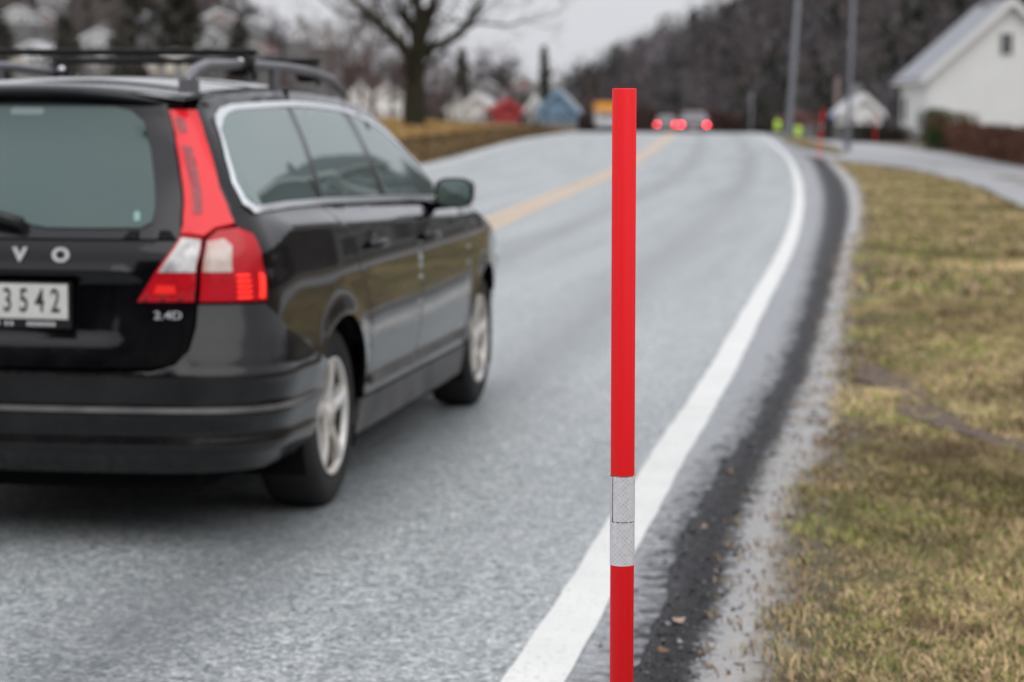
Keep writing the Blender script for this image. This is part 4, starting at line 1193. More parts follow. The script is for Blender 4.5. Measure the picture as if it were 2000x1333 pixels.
POLE_D = 3.6
PR = 48.0 / 4296.6 * POLE_D / 2 * .985
px_ = at(1219, POLE_D * 1.0) ; top_z = CAM_H + 43.5 / 4296.6 * POLE_D * 1.0
def zpole(py): return CAM_H - math.tan(PITCH + math.atan((py - 1.3 - 666.5) / 4296.6)) * POLE_D
pole = empty('snow_pole', (px_, POLE_D, 0), label='sharp red plastic snow pole with a silver reflective band, in front of the edge line', cat='snow pole', group='red snow poles along the road')
z1, z2, z3 = zpole(928), zpole(1016), zpole(1102)
lean = .0035
def pl(z): return (-.0014 + lean * (z - .9) * -.2, 0, z)
q = MB(); q.lathe([(.0, -.35), (PR, -.35), (PR, top_z - .0015), (PR - .0012, top_z), (PR - .004, top_z + .0003), (0, top_z + .0002)], 64, 'z')
q.build('tube', pole_red, pole)
def sleeve(name, za, zb, r, uoff):
    v = []; f = []; uv = []; m = 72
    for k in range(m + 1):
        t = 2*math.pi*k/m - math.pi/2
        for zz in (za, zb):
            v.append((r*math.cos(t + math.pi), r*math.sin(t + math.pi), zz))
    for k in range(m): f.append((2*k, 2*k+2, 2*k+3, 2*k+1))
    # rims
    o0 = len(v); v += [tuple(p) for p in v]; b0 = len(v)
    for k in range(m + 1):
        t = 2*math.pi*k/m - math.pi/2
        v.append(((r-.0006)*math.cos(t+math.pi), (r-.0006)*math.sin(t+math.pi), za)); v.append(((r-.0006)*math.cos(t+math.pi), (r-.0006)*math.sin(t+math.pi), zb))
    for k in range(m): f.append((o0+2*k+1, o0+2*k+3, b0+2*k+3, b0+2*k+1)); f.append((o0+2*k+2, o0+2*k, b0+2*k, b0+2*k+2))
    me = bpy.data.meshes.new(name); me.from_pydata(v, [], f)
    l = me.uv_layers.new(name='UVMap')
    for li, lp in enumerate(me.loops):
        x, y, z = me.vertices[lp.vertex_index].co
        a = math.atan2(x, -y); l.data[li].uv = (a * PR + uoff, z)
    me.polygons.foreach_set('use_smooth', [True] * m + [False] * (2*m)); me.update()
    return link(name, me, tape, pole)
sl = sleeve('reflective_band', z2 - .0003, z1, PR + .0008, 0)
sl2 = sleeve('reflective_band', z3, z2 - .0009, PR + .0007, .001)
q = MB()
for k in range(34):     # dried dirt along the tape seams
    t = -math.pi/2 + random.uniform(-1.5, 1.5); zz = random.choice([z1, z2 - .0006])
    w_ = random.uniform(.03, .12)
    q.tube([((PR+.0009)*math.cos(t+a_), (PR+.0009)*math.sin(t+a_), zz + random.uniform(-.0002, .0002)) for a_ in (-w_, 0, w_)], .0007, 5)
q.tube([((PR+.0009)*math.cos(-math.pi/2-.95), (PR+.0009)*math.sin(-math.pi/2-.95), zz) for zz in np.linspace(z2, z1, 6)], .0008, 5)
q.build('seam_dirt', seam_m, pole)
pole.rotation_euler = (0, -.0065, 0)
pole.location.x += .0063
cam_d.dof.focus_distance = POLE_D * 1.0
cam_d.dof.aperture_fstop = 4.25

far_tape = M('far_reflective_tape', (.6, .6, .62), .4)
def far_pole(x, y, h, lab, r=.02, tilt=0):
    p = empty('snow_pole', (x, y, ground(x, y)), label=lab, cat='snow pole', group='red snow poles along the road')
    q = MB(); q.lathe([(r, -.2), (r, h), (0, h + .003)], 16, 'z'); q.build('tube', pole_red, p)
    q = MB(); q.lathe([(r + .002, h * .60), (r + .002, h * .70)], 16, 'z'); q.build('reflective_band', far_tape, p)
    p.rotation_euler = (0, tilt, 0)
far_pole(8.84, 63.8, 1.46, 'blurred red snow pole where the footpath meets the road, left of the nearer lamp post', .019, .065)
far_pole(16.3, 99.5, 1.3, 'faint red snow pole beyond the footpath, left of the brown bushes', .016, .0)

# ================================================================= street lamps and posts
steel = M('galvanised_steel', (.20, .21, .23), .6, metal=.2, noise=(3, .4, (.15, .16, .175)))
lampglass = M('lamp_glass', (.5, .5, .48), .2)
def street_lamp(x, y, h, r0, tilt, lab):
    p = empty('street_lamp', (x, y, ground(x, y)), label=lab, cat='street lamp', group='tall grey street lamps by the footpath')
    q = MB(); q.lathe([(r0 * 1.35, -.1), (r0 * 1.35, .5), (r0, .9), (r0 * .62, h), (0, h)], 14, 'z'); q.build('post', steel, p)
    q = MB(); q.tube([(0, 0, h - .15), (-.5, 0, h + .15), (-1.6, 0, h + .3)], [.05, .045, .04], 8); a_ = q.build('arm', steel, p)
    q = MB(); q.tube([(-1.5, 0, h + .3), (-1.7, 0, h + .34), (-2.1, 0, h + .36), (-2.3, 0, h + .33)], [.04, .13, .15, .05], 10, flat=.5); hd = q.build('lamp_head', steel, p)
    q = MB(); q.box(-2.15, -1.75, -.09, .09, h + .25, h + .285); q.build('lamp_lens', lampglass, hd)
    p.rotation_euler = (0, tilt, 0)
street_lamp(11.26, 74.4, 9.5, .078, .018, 'tall grey street lamp post standing on the footpath, the nearer right-hand one')
street_lamp(11.95, 96.0, 11.0, .125, .052, 'tall grey street lamp post leaning slightly, behind the two people in bright vests')
x, y = at(1462, 150), 150
p = empty('marker_post', (x, y, ground(x, y)), label='thin grey post beside the far end of the road, right of the distant cars', cat='post')
q = MB(); q.lathe([(.055, -.1), (.055, 3.3), (0, 3.32)], 12, 'z'); q.build('post', steel, p)
q = MB(); q.box(-.12, .12, -.02, .02, 2.7, 3.1); q.build('plate', steel, p)
wood = M('weathered_wood', (.24, .17, .165), .85, noise=(3, .6, (.16, .12, .11)))
x, y = at(1628, 170), 170
p = empty('wooden_pole', (x, y, ground(x, y)), label='pinkish brown wooden pole between the two street lamps', cat='pole')
q = MB(); q.lathe([(.20, -.1), (.16, 5.0), (0, 5.02)], 12, 'z'); q.build('pole', wood, p)
q = MB(); q.box(-.30, .30, -.05, .05, 4.5, 4.62); q.build('crossarm', wood, p)
# blue sign
x, y = at(1619, 165), 165
p = empty('path_sign', (x, y, ground(x, y)), label='small round blue road sign in front of the dark bushes', cat='sign')
q = MB(); q.lathe([(.035, -.1), (.035, 2.3), (0, 2.31)], 10, 'z'); q.build('post', steel, p)
q = MB(); q.lathe([(0, -.05), (.33, -.05), (.33, -.035), (0, -.035)], 28, 'y', (0, 0, zat(226, 165, 1619) - ground(x, y))); q.build('sign_face', M('sign_blue', (.03, .16, .50), .4), p)

# ================================================================= houses
siding = bpy.data.materials.new('white_boarding'); siding.use_nodes = True
n, b = nodes(siding)
tc_ = N(n, 'ShaderNodeTexCoord'); sz = N(n, 'ShaderNodeSeparateXYZ'); n.links.new(tc_.outputs['Object'], sz.inputs[0])
fr = math_(n, 'FRACT', math_(n, 'MULTIPLY', sz.outputs[2], 6.6))
nn_ = N(n, 'ShaderNodeTexNoise'); nn_.inputs['Scale'].default_value = .8; nn_.inputs['Detail'].default_value = 6; n.links.new(tc_.outputs['Object'], nn_.inputs['Vector'])
n.links.new(mixc(n, maprange(n, nn_.outputs['Fac'], .35, .7, 0, .6), (.88, .89, .87), (.80, .81, .79)), b.inputs['Base Color'])
b.inputs['Roughness'].default_value = .7
bp = N(n, 'ShaderNodeBump'); bp.inputs['Strength'].default_value = .7; bp.inputs['Distance'].default_value = .02
n.links.new(fr, bp.inputs['Height']); n.links.new(bp.outputs[0], b.inputs['Normal'])
slate = M('pale_grey_roof', (.27, .28, .31), .5, noise=(2, .5, (.21, .22, .245)), bump=(12, .5))
white_p = M('white_trim', (.74, .74, .73), .6)
pane_m = M('dark_window_glass', (.02, .024, .03), .08, spec=.6)
stone_m = M('grey_foundation', (.22, .215, .21), .9, noise=(4, .5, (.15, .15, .14)))

def house(name, x, y, rz, w, d, eave, ridge, wall_m, roof_m, lab, wins=(), over=.45, trim=white_p, chimney=True, sink=.3, cat='house', group=None, base=None, side_wins=()):
    """gable end faces -y; wins: (x, z, width, height) on the gable; side_wins: (y, z, w, h) on the left flank"""
    z0 = ground(x, y) if base is None else base
    h = empty(name, (x, y, z0), rz, label=lab, cat=cat, group=group)
    q = MB(); hw = w / 2
    q.add([(-hw, 0, -sink), (hw, 0, -sink), (hw, 0, eave), (0, 0, ridge), (-hw, 0, eave), (-hw, d, -sink), (hw, d, -sink), (hw, d, eave), (0, d, ridge), (-hw, d, eave)],
          [(0, 1, 2, 3, 4), (6, 5, 9, 8, 7), (1, 6, 7, 2), (5, 0, 4, 9)])
    q.build('walls', wall_m, h)
    q = MB(); q.box(-hw - .03, hw + .03, -.03, d + .03, -sink - .3, .35); q.build('foundation', stone_m, h)
    sl_ = (ridge - eave) / hw; th = .22
    rf = None
    for s in (-1, 1):
        q = MB()
        xe = hw + over; ze = eave - over * sl_
        v = []
        for yy in (-over, d + over):
            v += [(s*xe, yy, ze + .06), (0, yy, ridge + .06), (0, yy, ridge + .06 + th), (s*xe, yy, ze + .06 + th)]
        q.add(v, [(0, 1, 2, 3), (7, 6, 5, 4), (3, 2, 6, 7), (0, 4, 5, 1), (0, 3, 7, 4)])
        rr_ = q.build('roof', roof_m, h)
        if rf is None: rf = rr_
        q = MB(); v = []
        for yy in (-over - .05, -over + .003):
            v += [(s*(xe + .02), yy, ze - .10), (0, yy, ridge - .10), (0, yy, ridge + .31), (s*(xe + .02), yy, ze + .31)]
        q.add(v, [(0, 3, 2, 1), (4, 5, 6, 7), (0, 4, 7, 3), (3, 7, 6, 2), (0, 1, 5, 4)]); q.build('barge_board', trim, h)
        q = MB(); q.add([(s*xe, -over, ze + .02), (s*(hw + .01), -over, ze + .02), (s*(hw + .01), d + over, ze + .02), (s*xe, d + over, ze + .02)], [(0, 1, 2, 3)]); q.build('soffit', trim, h)
        q = MB(); q.box(s*(xe + .06) - .06, s*(xe + .06) + .06, -over, d + over, ze - .02, ze + .10); q.build('gutter', trim, h)
        q = MB(); q.box(s*hw - .09 + s*.005, s*hw + .09 + s*.005, -.035, .09, .35, eave - .1); q.build('corner_board', trim, h)
    if chimney:
        q = MB(); q.box(-.35, .35, d*.6, d*.6+.7, ridge - .5, ridge + .9); c = q.build('chimney', stone_m, rf)
    for (wx, wz, ww, wh) in wins:
        q = MB(); q.box(wx-ww/2-.10, wx+ww/2+.10, -.05, -.004, wz-.10, wz+wh+.10); f_ = q.build('window', trim, h)
        q = MB(); q.box(wx-ww/2, wx+ww/2, -.062, -.052, wz, wz+wh); q.build('pane', pane_m, f_)
        if ww > .8 or True:
            q = MB(); q.box(wx-.025, wx+.025, -.072, -.064, wz, wz+wh); q.build('mullion', trim, f_)
    for (wy, wz, ww, wh) in side_wins:
        q = MB(); q.box(-hw-.05, -hw-.004, wy-ww/2-.10, wy+ww/2+.10, wz-.10, wz+wh+.10); f_ = q.build('window', trim, h)
        q = MB(); q.box(-hw-.062, -hw-.052, wy-ww/2, wy+ww/2, wz, wz+wh); q.build('pane', pane_m, f_)
    return h
D_ = 108
hx = at(1961, D_)
hb = ground(hx, D_)
house('white_house', hx, D_, R(0), 7.84, 7.5, zat(150, D_, 1805) - hb, zat(-2, D_, 1958) - hb - .31, siding, slate, 'large white boarded house with a small attic window behind the brown hedge',
      wins=[(-.18, zat(108, D_, 1950) - hb + .0, .55, 1.0)], over=.38, side_wins=[(6.2, 1.0, .9, 1.2)])
tileg = M('far_grey_roof', (.12, .12, .13), .8); tiler = M('far_red_roof', (.22, .09, .075), .8); tilel = M('far_light_roof', (.50, .50, .52), .7)
wht = M('far_white_wall', (.86, .86, .85), .8); crm = M('far_cream_wall', (.76, .72, .60), .8); redw = M('far_red_wall', (.42, .055, .06), .8); blw = M('far_blue_wall', (.20, .32, .45), .8); pnk = M('far_pinkish_wall', (.42, .30, .28), .8); redroof = M('far_dull_red_roof', (.30, .09, .09), .8); rdk = M('far_reddish_wall', (.26, .13, .125), .8); greyw = M('far_grey_wall', (.36, .36, .38), .8)
def far_house(px, base_py, top_py, wpx, d, wall, roof, lab, rz=0, wins=True, name='house', group=None, eave_f=.58, **k):
    k.setdefault('trim', white_p)
    x = at(px, d); w = wpx / 4296.6 * d; zb = zat(base_py, d, px); zr = zat(top_py, d, px) - zb
    g = ground(x, d)
    ww = w * .13
    wl = [(-w*.28, zr*.22, ww, ww*1.25), (w*.05, zr*.22, ww, ww*1.25), (w*.30, zr*.22, ww, ww*1.25)] if wins else []
    return house(name, x, d, rz, w, w * 1.1, zr * eave_f, zr, wall, roof, lab, wl, over=.3, chimney=wins, sink=max(.5, zb - g + 1.0), base=zb, group=group, **k)
far_house(1680, 256, 191, 66, 150, wht, tilel, 'small white gabled house left of the large one, beyond the nearer lamp post', rz=.15, eave_f=.55)
far_house(1557, 252, 226, 74, 230, rdk, tiler, 'low reddish outbuilding behind the two people in bright vests', wins=False, eave_f=.75, name='outbuilding', trim=tiler)
far_house(1086, 248, 180, 66, 165, blw, tilel, 'blue gabled house with a pale porch by the far end of the road', rz=-.1, eave_f=.5, trim=blw)
far_house(1042, 250, 192, 34, 168, wht, tilel, 'narrow white house front joined to the blue house', eave_f=.6)
far_house(988, 249, 200, 44, 158, redw, redroof, 'small red house between the white houses left of the blue one', rz=.2, eave_f=.7, trim=redw)
far_house(930, 245, 190, 60, 160, wht, tilel, 'white house between the big tree and the red house', rz=-.2)
far_house(893, 240, 192, 40, 215, crm, tileg, 'cream coloured house close to the right of the big bare tree', rz=.1)
far_house(756, 240, 168, 56, 190, wht, tileg, 'white house seen through branches left of the big bare trunk', rz=.1, eave_f=.72)
far_house(702, 236, 166, 36, 200, wht, tilel, 'narrow white house just above the black car’s roof end', eave_f=.7)
far_house(1061, 184, 148, 34, 400, wht, tilel, 'distant pale house on the slope above the blue house', wins=False)
far_house(1020, 178, 150, 40, 380, pnk, tiler, 'distant pinkish house above the red house', wins=False)
far_house(948, 186, 158, 34, 330, greyw, tilel, 'distant grey house low on the slope right of the big tree', wins=False)
hs = [(640, 100, 60, 44, 250, wht, tilel, 'bright white house on the slope right of the roof rack, nearest the big tree'), (592, 86, 52, 42, 270, wht, tilel, 'white house on the slope just left of the brightest one'),
      (412, 100, 66, 46, 260, wht, tileg, 'white house above the middle of the roof bars'), (345, 150, 118, 82, 200, crm, tileg, 'long cream house right behind the black car’s roof rails'),
      (196, 100, 66, 50, 240, wht, tileg, 'white house on the slope above the roof, between two dark conifers'), (66, 132, 92, 60, 220, wht, tilel, 'broad white house low on the slope at the left edge'),
      (18, 150, 100, 56, 210, crm, tileg, 'cream house behind the car roof at the far left'), (38, 52, 22, 48, 300, wht, tileg, 'white house high on the left slope'), (108, 16, -12, 44, 330, greyw, tilel, 'grey house highest on the left slope'),
      (92, 58, 28, 36, 310, pnk, tiler, 'pinkish house high on the left slope beside the white one'), (282, 60, 32, 34, 300, greyw, tileg, 'grey house half hidden between dark conifers'),
      (492, 70, 44, 40, 300, greyw, tilel, 'grey house on the slope between the two white ones'), (432, 54, 28, 44, 320, pnk, tilel, 'pinkish house above the white house over the roof bars'),
      (210, 142, 118, 40, 205, wht, tileg, 'white house just above the car roof between the rails'), (500, 118, 96, 36, 240, pnk, tiler, 'pinkish house behind the rear roof bar’s end')]
for px, bpy_, tpy, wpx, d, wl, rf_, lab in hs:
    wpx = wpx * 1.2; tpy = tpy - 4
    far_house(px, bpy_, tpy, wpx, d, wl, rf_, lab, rz=random.uniform(-.35, .35), wins=wpx > 42, group='houses on the wooded slope')

# ================================================================= bare trees
def grow_tree(limbs, name_trunk_mat, seed, depth=4, spread=.55, twig_len=.9, thin=.016, density=3, gravity=.04):
    """limbs: list of (points, r0, r1). Returns MB of trunk + limbs and MB of fine branches grown off them"""
    rnd = random.Random(seed)
    tk = MB(); tw = MB()
    def branch(p, d, L, r, lvl):
        n_ = 4 if lvl > 1 else 3
        pts = [p]; rad = [r]; q = p.copy(); dd = d.normalized()
        for i in range(n_):
            dd = (dd + Vector((rnd.gauss(0, .18), rnd.gauss(0, .18), rnd.gauss(.03, .12) + gravity))).normalized()
            q = q + dd * L / n_; pts.append(q.copy()); rad.append(r * (1 - .72 * (i + 1) / n_))
        (tw).tube(pts, rad, 5 if lvl > 2 else (4 if lvl > 1 else 3), cap=False)
        if lvl <= 0: return
        for k in range(density if lvl > 1 else density + 1):
            t = rnd.uniform(.25, 1.0); i = min(int(t * n_), n_ - 1); f = t * n_ - i
            pp = pts[i].lerp(pts[i + 1], f)
            ax = Vector((rnd.gauss(0, 1), rnd.gauss(0, 1), rnd.gauss(0, .6))).normalized()
            nd = (dd * (1 - spread) + ax * spread + Vector((0, 0, .12))).normalized()
            branch(pp, nd, L * rnd.uniform(.5, .75), max(r * .5, thin * .6), lvl - 1)
    for pts, r0, r1 in limbs:
        pts = [Vector(p) for p in pts]; m = len(pts)
        tk.tube(pts, [r0 + (r1 - r0) * (i / (m - 1)) ** .8 for i in range(m)], 10, cap=False)
        for i in range(1, m):
            if pts[i].z < .32 * max(p.z for p in pts): continue
            for k in range(2):
                t = rnd.uniform(0, 1); pp = pts[i - 1].lerp(pts[i], t)
                ax = Vector((rnd.gauss(0, 1), rnd.gauss(0, 1), rnd.gauss(.3, .6))).normalized()
                d0 = (pts[i] - pts[i - 1]).normalized()
                rr_ = (r0 + (r1 - r0) * (i / (m - 1)))
                branch(pp, d0 * .4 + ax * .8, twig_len * rnd.uniform(.7, 1.3), max(rr_ * .4, thin), depth - 1)
        branch(pts[-1], (pts[-1] - pts[-2]), twig_len * 1.3, r1, depth)
    return tk, tw
# the big tree on the bank, drawn limb by limb
TD = 88.0; tx = at(808, TD); tg = ground(tx, TD)
def TP(px, py, dy=0): return ((px - 808) / 4296.6 * (TD + dy), dy, zat(py, TD, px) - tg)
limbs = [([(0, 0, -.3), TP(808, 225), TP(809, 180), TP(808, 140), TP(811, 108)], .50, .36),
    ([TP(804, 128), TP(786, 92, -.3), TP(757, 66, -.6), TP(731, 38, -.9), TP(706, 20, -1.0), TP(684, -2, -1.2), TP(672, -50, -1.5)], .26, .09),
    ([TP(808, 115), TP(806, 60, .3), TP(786, 24, .5), TP(773, -4, .6), TP(762, -60, .8)], .21, .08),
    ([TP(811, 112), TP(816, 60), TP(814, 20), TP(811, -10), TP(818, -80), TP(812, -160)], .30, .10),
    ([TP(814, 108), TP(828, 60, -.2), TP(846, 22, -.4), TP(851, -6, -.6), TP(866, -90, -.8)], .24, .09),
    ([TP(812, 122), TP(842, 94, .2), TP(878, 78, .4), TP(912, 44, .8), TP(930, 12, 1.0), TP(946, -20, 1.2), TP(966, -80, 1.4)], .22, .07),
    ([TP(905, 52, .7), TP(930, 46, .8), TP(962, 49, 1.0), TP(992, 50, 1.1), TP(1018, 42, 1.3)], .075, .03),
    ([TP(728, 37, -.9), TP(700, 40, -1.2), TP(664, 30, -1.6), TP(640, 12, -2)], .08, .03)]
tk, tw = grow_tree(limbs, bark, 5, depth=3, twig_len=1.5, thin=.020, density=2)
big = empty('bare_tree', (tx, TD, tg), label='big bare dark tree with thick forking limbs on the grass bank behind the car', cat='tree')
tk.build('trunk', bark, big); tw.build('branches', bark, big, kind='stuff')

def proto_tree(seed, h, mat, r=.16, depth=4, nl=5, wide=.5):
    rnd = random.Random(seed)
    top = Vector((rnd.gauss(0, .4), rnd.gauss(0, .4), h))
    trunk = [Vector((0, 0, -.4)), Vector((rnd.gauss(0, .1), 0, h*.25)), Vector((rnd.gauss(0, .2), rnd.gauss(0, .2), h*.5)), top * .78]
    lm = [(trunk, r, r*.35)]
    for i in range(nl):
        t = rnd.uniform(.25, .7); p = Vector((0, 0, h*t)); a_ = rnd.uniform(0, 6.28); L = h * wide * rnd.uniform(.5, .9)
        d = Vector((math.cos(a_), math.sin(a_), rnd.uniform(.7, 1.3))).normalized()
        lm.append(([p, p + d*L*.4, p + d*L*.75 + Vector((0, 0, L*.1)), p + d*L + Vector((0, 0, L*.2))], r*.45, r*.15))
    tk, tw = grow_tree(lm, mat, seed, depth=depth, twig_len=h*.18, thin=.02, density=3)
    e = empty('bare_tree', (0, 0, 0), cat='tree')
    tk.build('trunk', mat, e); tw.build('branches', mat, e, kind='stuff')
    return e
bark_pink = M('reddish_twigs', (.105, .070, .066), .9, spec=.1, noise=(3, .7, (.15, .105, .098)))
bark_grey = M('grey_twigs', (.090, .085, .083), .9, spec=.1, noise=(3, .7, (.15, .14, .135)))
protos = [proto_tree(11, 9, bark_pink, depth=3), proto_tree(12, 8, bark_grey, depth=3), proto_tree(13, 10, bark_brown, depth=3, wide=.4), proto_tree(14, 7, bark_pink, depth=3, wide=.65)]
used = [False] * 4
def place_tree(k, x, y, s, rz, lab, group=None):
    o = protos[k] if not used[k] else copy_tree(protos[k])
    used[k] = True
    o.location = (x, y, ground(x, y) - .1); o.scale = (s, s, s); o.rotation_euler = (0, 0, rz); o['label'] = lab
    o['category'] = 'tree'
    if group: o['group'] = group
    elif 'group' in o: del o['group']
GT = 'bare trees in the thicket behind the grass bank'
near_trees = [(650, 128, .68, 0, 'reddish bare tree just above the front end of the roof rails'), (676, 140, .80, 2, 'brown bare tree between the roof rails and the first white house front'), (700, 122, .66, 3, 'low wide bare tree in front of the narrow white house'), (728, 118, .78, 0, 'reddish bare tree dividing the two white houses left of the big trunk'),
    (765, 155, .72, 1, 'grey bare tree behind the big tree’s left limb'), (785, 135, .74, 3, 'wide bare tree close against the left of the big trunk'), (850, 145, .66, 0, 'reddish bare tree close to the right of the big trunk'), (880, 155, .62, 1, 'grey bare tree above the cream house'), (905, 172, .60, 2, 'brown bare tree above the white house right of the big tree'),
    (960, 188, .52, 0, 'small bare tree left of the red house'), (1000, 195, .52, 3, 'small wide bare tree behind the red house'), (1120, 190, .58, 1, 'grey bare tree right of the blue house'), (1150, 195, .58, 0, 'reddish bare tree left of the orange and white lorry'), (560, 200, .85, 0, 'bare tree on the slope in front of the white house above the rail'), (455, 215, 1.0, 2, 'tall bare tree above the middle of the rear roof bar'), (150, 210, .95, 1, 'tall bare tree near the left edge above the roof bars')]
for i, (px, d, s, k, lab) in enumerate(near_trees):
    place_tree(k, at(px, d), d, s, i * 1.7, lab, GT)
GR = 'bare trees standing right of the road, outside the picture’s centre'
for i, (x, y, s, k) in enumerate([(33, 60, 1.1, 0), (38, 44, 1.2, 2), (30, 28, 1.0, 1), (27, 12, 1.1, 3), (34, -2, 1.2, 0), (42, 78, 1.2, 1), (24, -14, 1.1, 2), (-9, -22, 1.0, 1), (2, -30, 1.2, 0), (12, -26, 1.1, 3), (-16, -30, 1.2, 2)]):
    place_tree(k, x, y, s, i * 2.1, ['first', 'second', 'third', 'fourth', 'fifth', 'sixth', 'seventh', 'eighth', 'ninth', 'tenth', 'eleventh'][i] + ' bare tree of the row outside the picture, counted from the far right', GR)

# ---- evergreens: trunk + needle clumps
needle = attr_mat('needles', .9, .1)
def evergreen(x, y, h, w, lab, seed, base=None, colr=(.048, .048, .040), n_=620, kind_='cone', name='conifer', cat='tree', group=None, z0=None):
    r = np.random.default_rng(seed)
    g = ground(x, y) if z0 is None else z0
    e = empty(name, (x, y, g), label=lab, cat=cat, group=group)
    q = MB(); q.lathe([(.03*h*.5+.03, -.3), (.02*h*.5+.02, h*.5), (.01, h*.95)], 8, 'z'); q.build('trunk', bark, e)
    t = r.uniform(.04, 1, n_) ** .9
    prof = (1 - t) ** .8 if kind_ == 'cone' else np.sqrt(np.clip(1 - (2*t - 1) ** 2, 0, 1))
    rad = w / 2 * prof * r.uniform(.35, 1.08, n_) * (1 + .25 * np.sin(t * 31 + seed)); a_ = r.uniform(0, 6.28, n_)
    c = np.stack([rad*np.cos(a_), rad*np.sin(a_), t*h], 1)
    sz_ = h * .045 * r.uniform(.6, 1.6, n_)
    tri = r.normal(0, 1, (n_, 3, 3)); tri /= np.linalg.norm(tri, axis=2, keepdims=True)
    v = c[:, None] + tri * sz_[:, None, None]
    cols = np.array(colr)[None] * r.uniform(.5, 1.7, n_)[:, None]
    tinted_mesh('crown', v.reshape(-1, 3), np.arange(n_*3).reshape(-1, 3), cols, needle, parent=e, kind='stuff')
    return e
ev = [(268, 205, 135, -20, 84, 'dark conifer rising behind the roof bars, left one of the dark pair'), (358, 210, 140, -40, 76, 'dark conifer rising behind the roof bars, right one of the dark pair'), (240, 160, 150, 60, 60, 'broad dark evergreen low between the white houses'), (470, 230, 130, 44, 46, 'small dark evergreen between the houses above the roof bars'),
      (1059, 330, 176, 92, 34, 'narrow dark evergreen standing up from the skyline over the blue house'), (1498, 170, 262, 182, 60, 'dark conifer bush beside the people in bright vests'), (1600, 160, 274, 206, 44, 'dark evergreen bush behind the blue sign, left one'), (1640, 162, 274, 214, 40, 'dark evergreen bush behind the blue sign, right one'),
      (128, 190, 128, 30, 50, 'dark evergreen on the left slope beside the white house'), (900, 260, 150, 96, 40, 'dark evergreen on the skyline right of the big tree'), (10, 190, 120, 40, 40, 'dark evergreen at the left edge of the picture')]
for i, (px, d, bpy_, tpy, wpx, lab) in enumerate(ev):
    x = at(px, d); zb = min(zat(bpy_, d, px), ground(x, d) + 2); h = zat(tpy, d, px) - zb
    evergreen(x, d, h, wpx / 4296.6 * d * 1.15, lab, 40 + i, kind_='cone' if i in (4, 9) else 'round', z0=zb - .2)

# the tall grey house right of the footpath: outside the frame, but mirrored in the car's side windows
dkw = M('dark_grey_wall', (.12, .125, .13), .8); 
house('grey_apartment_house', 19.5, 54, R(0), 8.6, 10, 11.0, 15.6, dkw, tileg, 'tall dark grey house seen only as a reflection in the car windows', wins=[(wx_, wz_, 1.3, 1.5) for wx_ in (-3, -1, 1, 3) for wz_ in (1.2, 4.0, 6.8, 9.4)], side_wins=[(wy_, wz_, 1.3, 1.5) for wy_ in (2, 5, 8) for wz_ in (1.2, 4.0, 6.8, 9.4)])
# hedge and bushes by the white house
def hedge(name, pts, h, w, colr, lab, n_=9000, seed=3, cat='hedge', leaf=.045):
    r = np.random.default_rng(seed); pts = np.array(pts, float)
    seg = np.linalg.norm(np.diff(pts, axis=0), axis=1); cum = np.concatenate([[0], np.cumsum(seg)])
    s = r.uniform(0, cum[-1], n_); px = np.interp(s, cum, pts[:, 0]); py = np.interp(s, cum, pts[:, 1])
    d = pts[-1] - pts[0]; d /= np.linalg.norm(d); nrm = np.array([-d[1], d[0]])
    o = r.uniform(-1, 1, n_) * w / 2; zz = r.uniform(0, 1, n_) ** .8 * h * (1 + .10 * np.sin(s * 1.3) + .06 * np.sin(s * 3.7)) * (1 - .12 * (np.abs(o) / (w / 2)) ** 3)
    x = px + nrm[0]*o; y = py + nrm[1]*o; z = T(x, y) + zz
    tri = r.normal(0, 1, (n_, 3, 3)); tri /= np.linalg.norm(tri, axis=2, keepdims=True)
    v = np.stack([x, y, z], 1)[:, None] + tri * (leaf * r.uniform(.6, 1.6, n_))[:, None, None]
    cols = np.array(colr)[r.integers(0, len(colr), n_)] * r.uniform(.6, 1.4, n_)[:, None]
    e = empty(name, (0, 0, 0), label=lab, cat=cat)
    tinted_mesh('foliage', v.reshape(-1, 3), np.arange(n_*3).reshape(-1, 3), cols, needle, parent=e, kind='stuff')
    q = MB(); rr_ = random.Random(seed)
    for k in range(40):
        t = rr_.uniform(0, cum[-1]); x0_, y0_ = float(np.interp(t, cum, pts[:, 0])), float(np.interp(t, cum, pts[:, 1])); g = ground(x0_, y0_)
        q.tube([(x0_, y0_, g - .05), (x0_ + rr_.gauss(0, .1), y0_ + rr_.gauss(0, .1), g + h*.7)], [.03, .012], 5, cap=False)
    q.build('stems', bark_brown, e, kind='stuff')
    return e
hedge('beech_hedge', [(17.3, 86), (14.3, 62.5), (13.3, 50)], .98, 1.3, [(.13, .062, .042), (.10, .048, .034), (.18, .09, .06), (.08, .04, .03)], 'low reddish brown clipped hedge in front of the large white house', 16000, 3, leaf=.06)
hedge('bush', [(18.2, 93.5), (19.2, 95)], 1.35, 1.9, [(.10, .075, .03), (.07, .055, .025), (.13, .09, .04)], 'olive brown bush at the left corner of the white house', 2600, 5, 'bush', .07)
hedge('bush', [(18.6, 100), (19.6, 100.5)], 1.5, 1.6, [(.03, .05, .018), (.045, .07, .024)], 'rounded dark green bush against the white house wall', 2200, 6, 'bush', .07)
hedge('bush', [(16.4, 84.5), (17.0, 85.5)], .75, 1.5, [(.03, .05, .018), (.04, .06, .02)], 'low dark green bush at the left end of the brown hedge', 1800, 7, 'bush', .06)
hedge('bush', [(15.8, 104), (19.0, 107)], .80, 1.4, [(.05, .04, .03), (.035, .03, .025)], 'long dark low hedge in front of the small white house', 4000, 8, 'hedge', .07)
hedge('bush', [(20, 205), (27, 207)], 2.2, 2.5, [(.045, .035, .028), (.03, .028, .022)], 'dark scrub behind the people in bright vests', 4000, 9, 'bush', .10)
